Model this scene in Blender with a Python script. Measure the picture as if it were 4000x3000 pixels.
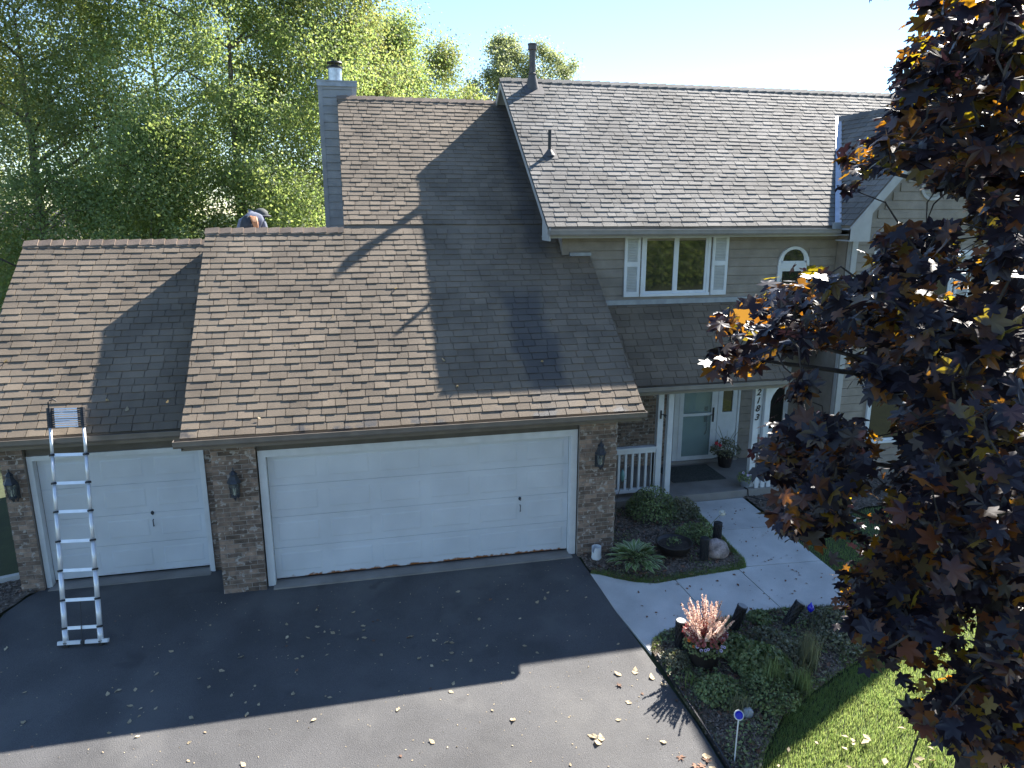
import bpy, math, random
import numpy as np
from mathutils import Vector, Matrix, Euler
for o in list(bpy.data.objects): bpy.data.objects.remove(o)
random.seed(7); RNG = np.random.default_rng(11)
SC = bpy.context.scene; COL = SC.collection
R = math.radians
# ---------------------------------------------------------------- camera
cd = bpy.data.cameras.new('camera'); cam = bpy.data.objects.new('camera', cd); COL.objects.link(cam)
cam.location = (1.4697, -11.0335, 5.8454)
yaw, pitch, roll = 0.22352, 0.23798, 0.0011
fw = Vector((math.sin(yaw)*math.cos(pitch), math.cos(yaw)*math.cos(pitch), -math.sin(pitch)))
rt = Vector((math.cos(yaw), -math.sin(yaw), 0)); up = rt.cross(fw)
rt, up = rt*math.cos(roll)+up*math.sin(roll), up*math.cos(roll)-rt*math.sin(roll)
cam.rotation_euler = Matrix((rt, up, -fw)).transposed().to_euler()
cd.sensor_width = 36; cd.lens = 2820.03/4000*36; cd.clip_start = .1; cd.clip_end = 2000
SC.camera = cam
# ---------------------------------------------------------------- sky, sun, exposure
SUN = Vector((.597, .501, .629)).normalized()
w = bpy.data.worlds.new('World'); SC.world = w; w.use_nodes = True
nt = w.node_tree; bg = nt.nodes['Background']; sk = nt.nodes.new('ShaderNodeTexSky')
sk.sky_type = 'NISHITA'; sk.sun_disc = False
sk.sun_elevation = math.asin(SUN.z); sk.sun_rotation = math.atan2(SUN.x, SUN.y)
sk.air_density = .95; sk.dust_density = 0.0; sk.ozone_density = 3.8; sk.altitude = 200
nt.links.new(sk.outputs[0], bg.inputs[0]); bg.inputs[1].default_value = .074
sd = bpy.data.lights.new('sun', 'SUN'); sd.energy = 5.0; sd.angle = R(.53); sd.color = (1, .94, .86)
so = bpy.data.objects.new('sun', sd); COL.objects.link(so)
so.rotation_euler = (-SUN).to_track_quat('-Z', 'Y').to_euler(); so.location = (20, 20, 30)
vs = SC.view_settings; vs.view_transform = 'Standard'; vs.look = 'None'; vs.gamma = 1; vs.exposure = 1.95
try: vs.use_curve_mapping = False
except Exception: pass
SC.cycles.max_bounces = 8; SC.cycles.transparent_max_bounces = 16; SC.cycles.transmission_bounces = 6

# ---------------------------------------------------------------- materials
MATS = {}
def mat(name, col, rough=.7, var=.15, scale=6., bump=0., bscale=80., col2=None, metal=0., rnd=0., trans=None, spec=.5, detail=4., speck=0., spscale=200., tw=.35, coat=0.):
    m = bpy.data.materials.new(name); m.use_nodes = True; t = m.node_tree; n = t.nodes; l = t.links
    b = n['Principled BSDF']; b.inputs['Roughness'].default_value = rough; b.inputs['Metallic'].default_value = metal
    b.inputs['Specular IOR Level'].default_value = spec; b.inputs['Coat Weight'].default_value = coat
    geo = n.new('ShaderNodeNewGeometry')
    nz = n.new('ShaderNodeTexNoise'); nz.inputs['Scale'].default_value = scale; nz.inputs['Detail'].default_value = detail
    l.new(geo.outputs['Position'], nz.inputs['Vector'])
    mix = n.new('ShaderNodeMix'); mix.data_type = 'RGBA'
    c2 = col2 or tuple(c*(1-var*1.6) for c in col); c1 = col if col2 else tuple(c*(1+var) for c in col)
    mix.inputs[6].default_value = (*c2, 1); mix.inputs[7].default_value = (*c1, 1)
    rp = n.new('ShaderNodeMapRange'); rp.inputs[1].default_value = .32; rp.inputs[2].default_value = .68
    l.new(nz.outputs[0], rp.inputs[0]); l.new(rp.outputs[0], mix.inputs[0])
    out = mix.outputs[2]
    if speck:
        z2 = n.new('ShaderNodeTexNoise'); z2.inputs['Scale'].default_value = spscale; z2.inputs['Detail'].default_value = 2
        l.new(geo.outputs['Position'], z2.inputs['Vector'])
        r2 = n.new('ShaderNodeMapRange'); r2.inputs[1].default_value = .3; r2.inputs[2].default_value = .7; r2.inputs[3].default_value = 1-speck; r2.inputs[4].default_value = 1+speck
        l.new(z2.outputs[0], r2.inputs[0]); out = scale_col(t, out, r2.outputs[0])
    if rnd:
        oi = n.new('ShaderNodeObjectInfo'); at = n.new('ShaderNodeAttribute'); at.attribute_name = 'rnd'
        ad = n.new('ShaderNodeMath'); ad.operation = 'ADD'; fr = n.new('ShaderNodeMath'); fr.operation = 'FRACT'
        l.new(oi.outputs['Random'], ad.inputs[0]); l.new(at.outputs['Fac'], ad.inputs[1]); l.new(ad.outputs[0], fr.inputs[0])
        r3 = n.new('ShaderNodeMapRange'); r3.inputs[3].default_value = 1-rnd; r3.inputs[4].default_value = 1+rnd
        l.new(fr.outputs[0], r3.inputs[0]); out = scale_col(t, out, r3.outputs[0]); m['_rnd'] = fr.name
    l.new(out, b.inputs['Base Color'])
    if bump:
        z = n.new('ShaderNodeTexNoise'); z.inputs['Scale'].default_value = bscale; z.inputs['Detail'].default_value = 3
        l.new(geo.outputs['Position'], z.inputs['Vector'])
        bm = n.new('ShaderNodeBump'); bm.inputs['Strength'].default_value = bump; bm.inputs['Distance'].default_value = .01
        l.new(z.outputs[0], bm.inputs['Height']); l.new(bm.outputs[0], b.inputs['Normal'])
    if trans:
        tr = n.new('ShaderNodeBsdfTranslucent'); ms = n.new('ShaderNodeMixShader'); ms.inputs[0].default_value = tw
        if isinstance(trans, list):
            at2 = n.new('ShaderNodeAttribute'); at2.attribute_name = 'rnd'
            oi2 = n.new('ShaderNodeObjectInfo'); ad2 = n.new('ShaderNodeMath'); ad2.operation = 'ADD'
            fr2 = n.new('ShaderNodeMath'); fr2.operation = 'FRACT'
            l.new(oi2.outputs['Random'], ad2.inputs[0]); l.new(at2.outputs['Fac'], ad2.inputs[1]); l.new(ad2.outputs[0], fr2.inputs[0])
            cr = n.new('ShaderNodeValToRGB'); cr.color_ramp.interpolation = 'CONSTANT' if len(trans) > 6 else 'LINEAR'; cr.color_ramp.elements[0].color = (*trans[0], 1); cr.color_ramp.elements[1].color = (*trans[-1], 1)
            for i in range(1, len(trans)-1):
                e = cr.color_ramp.elements.new(i/(len(trans)-1)); e.color = (*trans[i], 1)
            l.new(fr2.outputs[0], cr.inputs[0]); l.new(cr.outputs[0], tr.inputs[0])
        else: tr.inputs[0].default_value = (*trans, 1)
        l.new(b.outputs[0], ms.inputs[1]); l.new(tr.outputs[0], ms.inputs[2]); l.new(ms.outputs[0], n['Material Output'].inputs[0])
    MATS[name] = m; return m
def scale_col(t, csock, fsock):
    v = t.nodes.new('ShaderNodeVectorMath'); v.operation = 'SCALE'
    t.links.new(csock, v.inputs[0]); t.links.new(fsock, v.inputs['Scale']); return v.outputs[0]
def mask_mix(m, col, build, rough=None):
    """lay a second colour over a material where build(tree, position socket) gives 1"""
    t = m.node_tree; b = t.nodes['Principled BSDF']; src = b.inputs['Base Color'].links[0].from_socket
    geo = t.nodes.new('ShaderNodeNewGeometry'); f = build(t, geo.outputs['Position'])
    mx = t.nodes.new('ShaderNodeMix'); mx.data_type = 'RGBA'; t.links.new(src, mx.inputs[6]); mx.inputs[7].default_value = (*col, 1)
    t.links.new(f, mx.inputs[0]); t.links.new(mx.outputs[2], b.inputs['Base Color'])
    if rough is not None:
        mr = t.nodes.new('ShaderNodeMapRange'); mr.inputs[3].default_value = b.inputs['Roughness'].default_value; mr.inputs[4].default_value = rough
        t.links.new(f, mr.inputs[0]); t.links.new(mr.outputs[0], b.inputs['Roughness'])
def mth(t, op, a, b=None, c=None):
    n = t.nodes.new('ShaderNodeMath'); n.operation = op; n.use_clamp = False
    for i, v in enumerate((a, b, c)):
        if v is None: continue
        if isinstance(v, (int, float)): n.inputs[i].default_value = v
        else: t.links.new(v, n.inputs[i])
    return n.outputs[0]
def mrange(t, v, a, b, c=0., d=1.):
    n = t.nodes.new('ShaderNodeMapRange'); n.interpolation_type = 'SMOOTHSTEP'
    n.inputs[1].default_value = a; n.inputs[2].default_value = b; n.inputs[3].default_value = c; n.inputs[4].default_value = d
    t.links.new(v, n.inputs[0]); return n.outputs[0]
def sep(t, p):
    n = t.nodes.new('ShaderNodeSeparateXYZ'); t.links.new(p, n.inputs[0]); return n.outputs
def noise(t, p, s, det=3.):
    n = t.nodes.new('ShaderNodeTexNoise'); n.inputs['Scale'].default_value = s; n.inputs['Detail'].default_value = det
    t.links.new(p, n.inputs['Vector']); return n.outputs[0]

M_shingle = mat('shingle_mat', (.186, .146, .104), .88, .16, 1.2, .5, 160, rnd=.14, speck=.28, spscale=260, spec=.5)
def dark_patches(t, p):
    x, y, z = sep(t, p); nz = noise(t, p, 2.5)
    cx = mth(t, 'MULTIPLY_ADD', y, -.06, 4.62)                       # dark patch below the gutter end
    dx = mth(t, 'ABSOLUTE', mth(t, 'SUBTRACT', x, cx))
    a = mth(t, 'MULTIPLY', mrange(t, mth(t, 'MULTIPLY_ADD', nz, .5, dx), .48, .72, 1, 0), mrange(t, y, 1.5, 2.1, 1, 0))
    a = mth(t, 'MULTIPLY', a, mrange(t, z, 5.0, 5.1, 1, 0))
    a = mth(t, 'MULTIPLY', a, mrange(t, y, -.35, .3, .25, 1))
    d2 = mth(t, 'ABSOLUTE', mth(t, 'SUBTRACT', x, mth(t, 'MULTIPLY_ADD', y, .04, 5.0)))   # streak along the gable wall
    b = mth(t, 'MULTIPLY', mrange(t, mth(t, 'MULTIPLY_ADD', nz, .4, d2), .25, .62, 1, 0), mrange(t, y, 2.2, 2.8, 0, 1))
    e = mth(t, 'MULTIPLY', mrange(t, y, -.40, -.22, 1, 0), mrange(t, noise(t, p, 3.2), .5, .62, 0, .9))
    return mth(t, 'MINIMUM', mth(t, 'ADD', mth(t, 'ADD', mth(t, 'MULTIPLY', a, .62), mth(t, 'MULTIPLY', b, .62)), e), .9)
mask_mix(M_shingle, (.035, .037, .042), dark_patches, .6)  # darker bluish tone and lower roughness in patches over the shingles
M_shingle2 = mat('weathered_shingle_mat', (.172, .162, .146), .85, .2, 1.0, .5, 160, rnd=.15, speck=.25, spscale=260, spec=.4)
M_cap = mat('ridge_cap_mat', (.235, .175, .13), .85, .15, 3, .4, 160, rnd=.2, speck=.2)
M_brick = mat('brick_mat', (.31, .22, .165), .9, .3, 9, .7, 90, rnd=.42, col2=(.14, .108, .088))
def chalk(t, p): return mth(t, 'MULTIPLY', mrange(t, noise(t, p, 13., 4.), .585, .64, 0, .85), 1.)
mask_mix(M_brick, (.46, .42, .38), chalk)
M_mortar = mat('mortar_mat', (.36, .32, .285), .95, .12, 20, .4, 150)
M_siding = mat('siding_mat', (.285, .25, .212), .75, .10, 4, .25, 60, rnd=.05, speck=.12, spscale=120)
M_siding2 = mat('chimney_siding_mat', (.315, .325, .335), .75, .10, 4, .25, 60, rnd=.05, speck=.12, spscale=120)  # siding made bluer: the chimney's cooler shade is put into the colour
M_beam = mat('dark_trim_mat', (.125, .112, .095), .7, .1, 5, .1, 60)
M_gutter = mat('gutter_mat', (.19, .165, .14), .45, .1, 4, .0)
M_gutter2 = mat('pale_gutter_mat', (.27, .25, .225), .45, .1, 4, .0)
M_white = mat('white_paint_mat', (.70, .73, .75), .55, .05, 5, .1, 60)
M_trim = mat('pale_trim_mat', (.42, .42, .41), .6, .06, 5, .1, 60)
M_door = mat('garage_door_mat', (.66, .70, .74), .5, .06, 1.3, .25, 240, speck=.03, spscale=300)
def rust(t, p):
    x, y, z = sep(t, p); nz = noise(t, p, 9., 5.)
    return mth(t, 'MULTIPLY', mrange(t, mth(t, 'MULTIPLY_ADD', nz, -.16, z), -.030, .004, 1, 0), mrange(t, mth(t, 'MULTIPLY_ADD', noise(t, p, 1.3), 3., x), 1.2, 1.9, 0.15, 1))
mask_mix(M_door, (.27, .10, .03), rust, .9)
M_asphalt = mat('asphalt_mat', (.080, .079, .080), .78, .16, 1.1, .9, 110, speck=.45, spscale=170, spec=.5)
def worn(t, p): return mth(t, 'MULTIPLY', mrange(t, noise(t, p, .9, 5.), .5, .66, 0, .55), 1.)
mask_mix(M_asphalt, (.125, .122, .118), worn)
def oil(t, p): return mth(t, 'MULTIPLY', mrange(t, noise(t, p, 1.7, 2.), .655, .72, 0, .7), 1.)
mask_mix(M_asphalt, (.045, .044, .046), oil, .55)
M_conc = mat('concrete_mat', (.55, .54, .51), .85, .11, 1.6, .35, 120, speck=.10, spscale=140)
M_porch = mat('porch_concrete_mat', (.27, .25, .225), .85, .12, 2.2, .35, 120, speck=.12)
M_mulch = mat('mulch_mat', (.14, .11, .085), .95, .4, 14, 1., 60, speck=.4, spscale=70)
M_chip = mat('mulch_chip_mat', (.19, .155, .125), .9, .3, 30, rnd=.6)
M_lawn = mat('lawn_mat', (.058, .074, .028), .9, .35, 3, .8, 40, col2=(.04, .05, .022))
M_grass = mat('grass_mat', (.13, .19, .06), .6, .3, 2.2, rnd=.4, trans=[(.36, .52, .12), (.50, .56, .18), (.26, .42, .10)], tw=.46)
M_leafg = mat('green_leaf_mat', (.18, .24, .11), .6, .25, .5, rnd=.4, trans=[(.29, .42, .11), (.41, .52, .14), (.48, .52, .16), (.32, .46, .11)], tw=.55, spec=.6)
M_leafy = mat('yellow_green_leaf_mat', (.16, .205, .09), .6, .25, .5, rnd=.4, trans=[(.28, .38, .10), (.38, .46, .14), (.46, .43, .12), (.30, .40, .10)], tw=.52, spec=.6)
M_leafd = mat('far_leaf_mat', (.20, .23, .14), .5, .25, .5, rnd=.4, trans=[(.38, .45, .18), (.5, .54, .22)], tw=.5)
M_maple = mat('maple_leaf_mat', (.024, .019, .029), .42, .3, 2.0, rnd=.18, trans=[(.015, .008, .012), (.02, .009, .012), (.018, .008, .012), (.62, .24, .01), (.02, .009, .012), (.018, .008, .012), (.60, .46, .02), (.02, .009, .012), (.015, .008, .012), (.55, .24, .015), (.62, .30, .012), (.015, .008, .012)], tw=.36, spec=.6)
M_bark = mat('bark_mat', (.13, .105, .085), .9, .4, 9, 1., 40)
M_barkp = mat('maple_bark_mat', (.045, .038, .036), .85, .3, 14, .8, 60)
M_galv = mat('galvanised_mat', (.50, .53, .56), .38, .12, 14, metal=.75)
M_alu = mat('aluminium_mat', (.82, .84, .86), .34, .05, 8, metal=.35)
M_black = mat('black_plastic_mat', (.02, .02, .022), .5, .1, 8)
M_flue = mat('flue_mat', (.10, .092, .088), .6, .15, 8, metal=.2)
M_lead = mat('flashing_mat', (.33, .36, .40), .5, .15, 5, metal=.3)
M_valley = mat('valley_metal_mat', (.52, .53, .56), .42, .08, 5, metal=.6)
M_iron = mat('lantern_metal_mat', (.055, .062, .075), .5, .2, 20, metal=.4)
M_pot = mat('dark_pot_mat', (.028, .022, .020), .5, .2, 8)
M_stone = mat('boulder_mat', (.34, .28, .26), .9, .35, 7, .8, 30, speck=.2, spscale=40)
M_hosta = mat('hosta_mat', (.18, .27, .095), .5, .3, 3, rnd=.35, trans=(.25, .34, .08), tw=.25)
M_hostaw = mat('hosta_margin_mat', (.50, .54, .36), .5, .1, 3, trans=(.6, .6, .35), tw=.25)
M_plant = mat('bed_plant_mat', (.21, .26, .11), .6, .35, 2.4, rnd=.45, trans=(.2, .28, .06), tw=.25)
M_plantb = mat('olive_plant_mat', (.21, .21, .14), .6, .35, 2.4, rnd=.45, trans=(.25, .26, .07), tw=.25)
M_drygr = mat('dry_grass_mat', (.22, .225, .14), .7, .3, 3, rnd=.4, trans=(.3, .28, .12), tw=.2)
M_plume = mat('celosia_plume_mat', (.88, .74, .64), .8, .2, 20, rnd=.25, trans=(.95, .72, .58), tw=.5)
M_celleaf = mat('celosia_leaf_mat', (.34, .13, .12), .5, .3, 8, rnd=.35, trans=(.6, .12, .1), tw=.35)
M_petun = mat('petunia_mat', (.62, .58, .78), .6, .1, 20, trans=(.7, .6, .85), tw=.3)
M_petunc = mat('petunia_centre_mat', (.12, .04, .25), .6, .1, 20)
M_red = mat('red_petal_mat', (.42, .02, .03), .6, .2, 20)
M_orange = mat('orange_petal_mat', (.85, .22, .01), .6, .2, 20)
M_wpetal = mat('white_petal_mat', (.82, .82, .76), .6, .05, 20, trans=(.8, .8, .7), tw=.3)
M_blue = mat('blue_reflector_mat', (.01, .012, .55), .25, .1, 8, coat=.5)
M_deadp = mat('pale_dead_leaf_mat', (.52, .42, .27), .8, .25, 20, rnd=.3, trans=(.6, .45, .2), tw=.2)
M_deadb = mat('brown_dead_leaf_mat', (.20, .11, .07), .8, .3, 20, rnd=.4, trans=(.3, .14, .06), tw=.15)
M_rubber = mat('doormat_mat', (.07, .075, .068), .95, .25, 30, .8, 120)
M_jacket = mat('jacket_mat', (.17, .19, .25), .85, .15, 12, .4, 60)
M_vest = mat('vest_mat', (.035, .045, .055), .8, .2, 12, .4, 60)
M_hair = mat('hair_mat', (.50, .23, .10), .6, .3, 60, .4, 200)
M_cap2 = mat('cap_mat', (.07, .08, .08), .8, .2, 14, .3, 80)
M_pink = mat('pink_mark_mat', (.75, .06, .18), .7, .1, 8)
M_skin = mat('skin_mat', (.50, .30, .22), .6, .1, 12)
M_hwall = mat('far_wall_mat', (.72, .66, .55), .8, .05, 3)
M_hroof = mat('far_roof_mat', (.16, .14, .13), .9, .2, 3)
M_soil = mat('soil_mat', (.05, .038, .03), .95, .3, 20, .8, 60)
M_lattice = mat('lattice_mat', (.018, .018, .022), .55, .1, 8)
M_lid = mat('solar_lid_mat', (.30, .31, .33), .35, .1, 8)
M_teal = mat('teal_glass_mat', (.12, .28, .28), .3, .15, 8)
M_cream = mat('candle_mat', (.72, .66, .52), .7, .1, 8)
def glass(name, col, tint_mix, rough=.03):
    m = bpy.data.materials.new(name); m.use_nodes = True; t = m.node_tree; n = t.nodes; l = t.links
    b = n['Principled BSDF']; b.inputs['Base Color'].default_value = (*col, 1); b.inputs['Roughness'].default_value = rough
    b.inputs['Specular IOR Level'].default_value = .5; b.inputs['IOR'].default_value = 1.7
    if tint_mix > 0:
        tr = n.new('ShaderNodeBsdfTransparent'); tr.inputs[0].default_value = (.86, .93, .92, 1); ms = n.new('ShaderNodeMixShader'); ms.inputs[0].default_value = tint_mix
        l.new(b.outputs[0], ms.inputs[1]); l.new(tr.outputs[0], ms.inputs[2]); l.new(ms.outputs[0], n['Material Output'].inputs[0])
    else:
        g = n.new('ShaderNodeNewGeometry'); z = n.new('ShaderNodeTexNoise'); z.inputs['Scale'].default_value = .9
        l.new(g.outputs['Position'], z.inputs['Vector']); bm = n.new('ShaderNodeBump'); bm.inputs['Strength'].default_value = .06; bm.inputs['Distance'].default_value = .05
        l.new(z.outputs[0], bm.inputs['Height']); l.new(bm.outputs[0], b.inputs['Normal'])
    return m
G_dark = glass('window_glass', (.018, .02, .018), 0)
G_storm = glass('storm_glass', (.35, .42, .42), .72)
G_lamp = glass('lamp_glass', (.4, .42, .4), .8)

# ---------------------------------------------------------------- helpers
def tag(o, label, cat, group=None, kind=None):
    if label: o['label'] = label
    if cat: o['category'] = cat
    if group: o['group'] = group
    if kind: o['kind'] = kind
    return o
def empty(name, loc=(0, 0, 0), label=None, cat=None, group=None):
    o = bpy.data.objects.new(name, None); COL.objects.link(o); o.location = loc; o.empty_display_size = .2
    return tag(o, label, cat, group)
def link(name, me, parent=None, m=None, loc=None):
    o = bpy.data.objects.new(name, me); COL.objects.link(o)
    if m: 
        if len(me.materials) == 0: me.materials.append(m)
    if loc is not None: o.location = loc
    if parent is not None:
        o.parent = parent
    return o
def wloc(o):
    v = Vector((0, 0, 0))
    while o is not None: v = v + o.location; o = o.parent
    return v
class MB:
    """collects shapes in world coordinates; build() links them as one mesh object"""
    def __init__(s): s.v = []; s.f = []; s.mi = []; s.cur = 0; s.r = []; s.rv = 0.
    def add(s, vs, fs):
        k = len(s.v); s.v += [tuple(p) for p in vs]; s.f += [[k+i for i in f] for f in fs]; s.mi += [s.cur]*len(fs); s.r += [s.rv]*len(vs); return s
    def box(s, x0, x1, y0, y1, z0, z1):
        return s.add([(x0,y0,z0),(x1,y0,z0),(x1,y1,z0),(x0,y1,z0),(x0,y0,z1),(x1,y0,z1),(x1,y1,z1),(x0,y1,z1)],
                     [(0,3,2,1),(4,5,6,7),(0,1,5,4),(1,2,6,5),(2,3,7,6),(3,0,4,7)])
    def hexa(s, p): return s.add(p, [(0,3,2,1),(4,5,6,7),(0,1,5,4),(1,2,6,5),(2,3,7,6),(3,0,4,7)])
    def obox(s, c, sx, sy, sz, rot):
        m = rot if isinstance(rot, Matrix) else Euler(rot).to_matrix()
        return s.hexa([Vector(c)+m@Vector((a*sx/2, b*sy/2, d*sz/2)) for d in (-1, 1) for a, b in ((-1,-1),(1,-1),(1,1),(-1,1))])
    def bar(s, a, b, wd, ht=None, upv=(0, 0, 1)):
        a = Vector(a); b = Vector(b); d = (b-a).normalized(); ht = ht or wd; u = Vector(upv)
        if abs(d.dot(u)) > .99: u = Vector((0, 1, 0))
        x = d.cross(u).normalized()*wd/2; y = x.cross(d).normalized()*ht/2
        return s.hexa([a-x-y, a+x-y, a+x+y, a-x+y, b-x-y, b+x-y, b+x+y, b-x+y])
    def prism(s, poly, ax, a0, a1):
        """poly: 2D points; ax 0: (y,z) extruded along x; 1: (x,z) along y; 2: (x,y) along z"""
        def p(q, a): return (a, q[0], q[1]) if ax == 0 else (q[0], a, q[1]) if ax == 1 else (q[0], q[1], a)
        n = len(poly)
        return s.add([p(q, a0) for q in poly]+[p(q, a1) for q in poly], [list(range(n)), list(range(2*n-1, n-1, -1))]+[(i, i+n, (i+1) % n+n, (i+1) % n) for i in range(n)])
    def tube(s, pts, r, n=8, cap=True):
        pts = [Vector(p) for p in pts]; rs = r if isinstance(r, (list, tuple)) else [r]*len(pts)
        k = len(s.v); ref = Vector((.31, .17, .93)); vs = []; fs = []
        for i, p in enumerate(pts):
            d = (pts[min(i+1, len(pts)-1)]-pts[max(i-1, 0)]).normalized()
            x = d.cross(ref)
            if x.length < .1: x = d.cross(Vector((1, 0, 0)))
            x.normalize(); y = d.cross(x)
            vs += [p+(x*math.cos(2*math.pi*j/n)+y*math.sin(2*math.pi*j/n))*rs[i] for j in range(n)]
        for i in range(len(pts)-1):
            fs += [(i*n+j, i*n+(j+1) % n, (i+1)*n+(j+1) % n, (i+1)*n+j) for j in range(n)]
        if cap: fs += [list(range(n-1, -1, -1)), [len(vs)-n+j for j in range(n)]]
        return s.add(vs, fs)
    def lathe(s, c, prof, n=20, cap=True):
        c = Vector(c); vs = [c+Vector((r*math.cos(2*math.pi*j/n), r*math.sin(2*math.pi*j/n), z)) for r, z in prof for j in range(n)]
        fs = [(i*n+j, i*n+(j+1) % n, (i+1)*n+(j+1) % n, (i+1)*n+j) for i in range(len(prof)-1) for j in range(n)]
        if cap: fs += [list(range(n-1, -1, -1)), [len(vs)-n+j for j in range(n)]]
        return s.add(vs, fs)
    def build(s, name, m, parent=None, smooth=False, kind=None, bevel=0.):
        me = bpy.data.meshes.new(name); o0 = wloc(parent)
        me.from_pydata([(x-o0.x, y-o0.y, z-o0.z) for x, y, z in s.v], [], s.f)
        ms = m if isinstance(m, (list, tuple)) else [m]
        for q in ms: me.materials.append(q)
        if len(ms) > 1: me.polygons.foreach_set('material_index', s.mi)
        if any(s.r):
            a = me.attributes.new('rnd', 'FLOAT', 'POINT'); a.data.foreach_set('value', s.r)
        if smooth: me.polygons.foreach_set('use_smooth', [True]*len(s.f))
        me.update(); o = link(name, me, parent)
        if bevel:
            b = o.modifiers.new('bevel', 'BEVEL'); b.width = bevel; b.segments = 2; b.limit_method = 'ANGLE'
        if kind: o['kind'] = kind
        return o
def rots(nrm, spin):
    """(N,3,3) frames whose z axis is nrm"""
    nrm = nrm/np.linalg.norm(nrm, axis=1, keepdims=True)
    ref = np.where(np.abs(nrm[:, 2:3]) > .95, np.array([[1., 0, 0]]), np.array([[0, 0, 1.]]))
    x = np.cross(ref, nrm); x /= np.linalg.norm(x, axis=1, keepdims=True); y = np.cross(nrm, x)
    c, s = np.cos(spin)[:, None], np.sin(spin)[:, None]
    return np.stack([x*c+y*s, y*c-x*s, nrm], axis=2)
def scatter(name, bv, bf, P, Rm, S, m, parent=None, kind=None, fmi=None, jit=None):
    """one mesh of many small pieces: base shape bv/bf (triangles) at P with frames Rm, sizes S"""
    bv = np.asarray(bv, float); bf = np.asarray(bf, int); N = len(P); k = len(bv)
    S = np.asarray(S); S = S[:, None, None] if S.ndim == 1 else S[:, None, :]
    V = (bv[None]*S)
    V = np.einsum('nij,nkj->nki', Rm, V)+P[:, None, :]
    o0 = np.array(wloc(parent)); V = V.reshape(-1, 3)-o0
    F = (bf[None]+(np.arange(N)*k)[:, None, None]).reshape(-1)
    me = bpy.data.meshes.new(name); nf = N*len(bf)
    me.vertices.add(N*k); me.vertices.foreach_set('co', V.astype(np.float32).reshape(-1))
    me.loops.add(nf*3); me.loops.foreach_set('vertex_index', F.astype(np.int32))
    me.polygons.add(nf); me.polygons.foreach_set('loop_start', np.arange(0, nf*3, 3, dtype=np.int32))
    for q in (m if isinstance(m, (list, tuple)) else [m]): me.materials.append(q)
    if fmi is not None: me.polygons.foreach_set('material_index', np.tile(np.asarray(fmi, np.int32), N))
    a = me.attributes.new('rnd', 'FLOAT', 'POINT'); a.data.foreach_set('value', np.repeat(RNG.random(N), k).astype(np.float32))
    me.update(calc_edges=True); me.validate()
    o = link(name, me, parent)
    if kind: o['kind'] = kind
    return o
LEAF4 = ([(0, -.5, 0), (.3, -.05, .08), (0, .5, -.03), (-.3, -.05, .08)], [(0, 1, 2), (0, 2, 3)])
BLADE = ([(-.5, 0, 0), (.5, 0, 0), (.32, .15, .5), (-.32, .15, .5), (0, .5, 1)], [(0, 1, 2), (0, 2, 3), (3, 2, 4)])
def gz(y): return 0. if y >= 0 else max(.093*y, -.84)
def rnd(a, b): return random.uniform(a, b)

# ================================================================ ground
def sheet(name, pts_rows, m, kind='structure', parent=None):
    mb = MB(); n = len(pts_rows[0])
    mb.add([p for r in pts_rows for p in r], [(i*n+j, i*n+j+1, (i+1)*n+j+1, (i+1)*n+j) for i in range(len(pts_rows)-1) for j in range(n-1)])
    o = mb.build(name, m, parent)
    if kind: o['kind'] = kind
    return o
ys = [-300, -60, -9.03, -7, -5, -3, -1.5, 0, 3, 20, 120, 700]
xs = [-600, -60, -12, 0, 12, 60, 600]
sheet('ground', [[(x, y, gz(y)-.03) for x in xs] for y in ys], M_lawn)
def slab_poly(mb, poly, top, thick):
    """a flat-sided slab over polygon poly (x, y) whose top follows the slope"""
    n = len(poly); t = [(x, y, gz(y)+top) for x, y in poly]; b = [(x, y, gz(y)+top-thick) for x, y in poly]
    mb.add(t+b, [list(range(n)), list(range(2*n-1, n-1, -1))]+[(i+1 if i+1 < n else 0, i, i+n, (i+1) % n+n) for i in range(n)])
# driveway: follows the slope, cut where the slope changes
mb = MB()
L = [(-3.42, .74), (-3.6, .45), (-3.75, 0.0), (-3.78, -.8), (-3.7, -1.6), (-3.66, -4), (-3.66, -9.03), (-3.66, -18)]
Rr = [(5.10, .74), (5.10, .45), (5.12, 0.0), (5.185, -.8), (5.225, -1.6), (5.43, -4), (5.45, -9.03), (5.45, -18)]
xs_n = 9
rows = [[(l[0]+(r[0]-l[0])*k/xs_n, l[1], gz(l[1])+.0) for k in range(xs_n+1)] for l, r in zip(L, Rr)]
n = xs_n+1
mb.add([p for r in rows for p in r], [(i*n+j+1, i*n+j, (i+1)*n+j, (i+1)*n+j+1) for i in range(len(rows)-1) for j in range(n-1)])
for side in (0, n-1):
    for i in range(len(rows)-1):
        a, b = rows[i][side], rows[i+1][side]; q = [a, b, (b[0], b[1], b[2]-.08), (a[0], a[1], a[2]-.08)]
        mb.add(q, [(0, 1, 2, 3) if side else (3, 2, 1, 0)])
mb.build('driveway', M_asphalt)['kind'] = 'structure'
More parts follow.
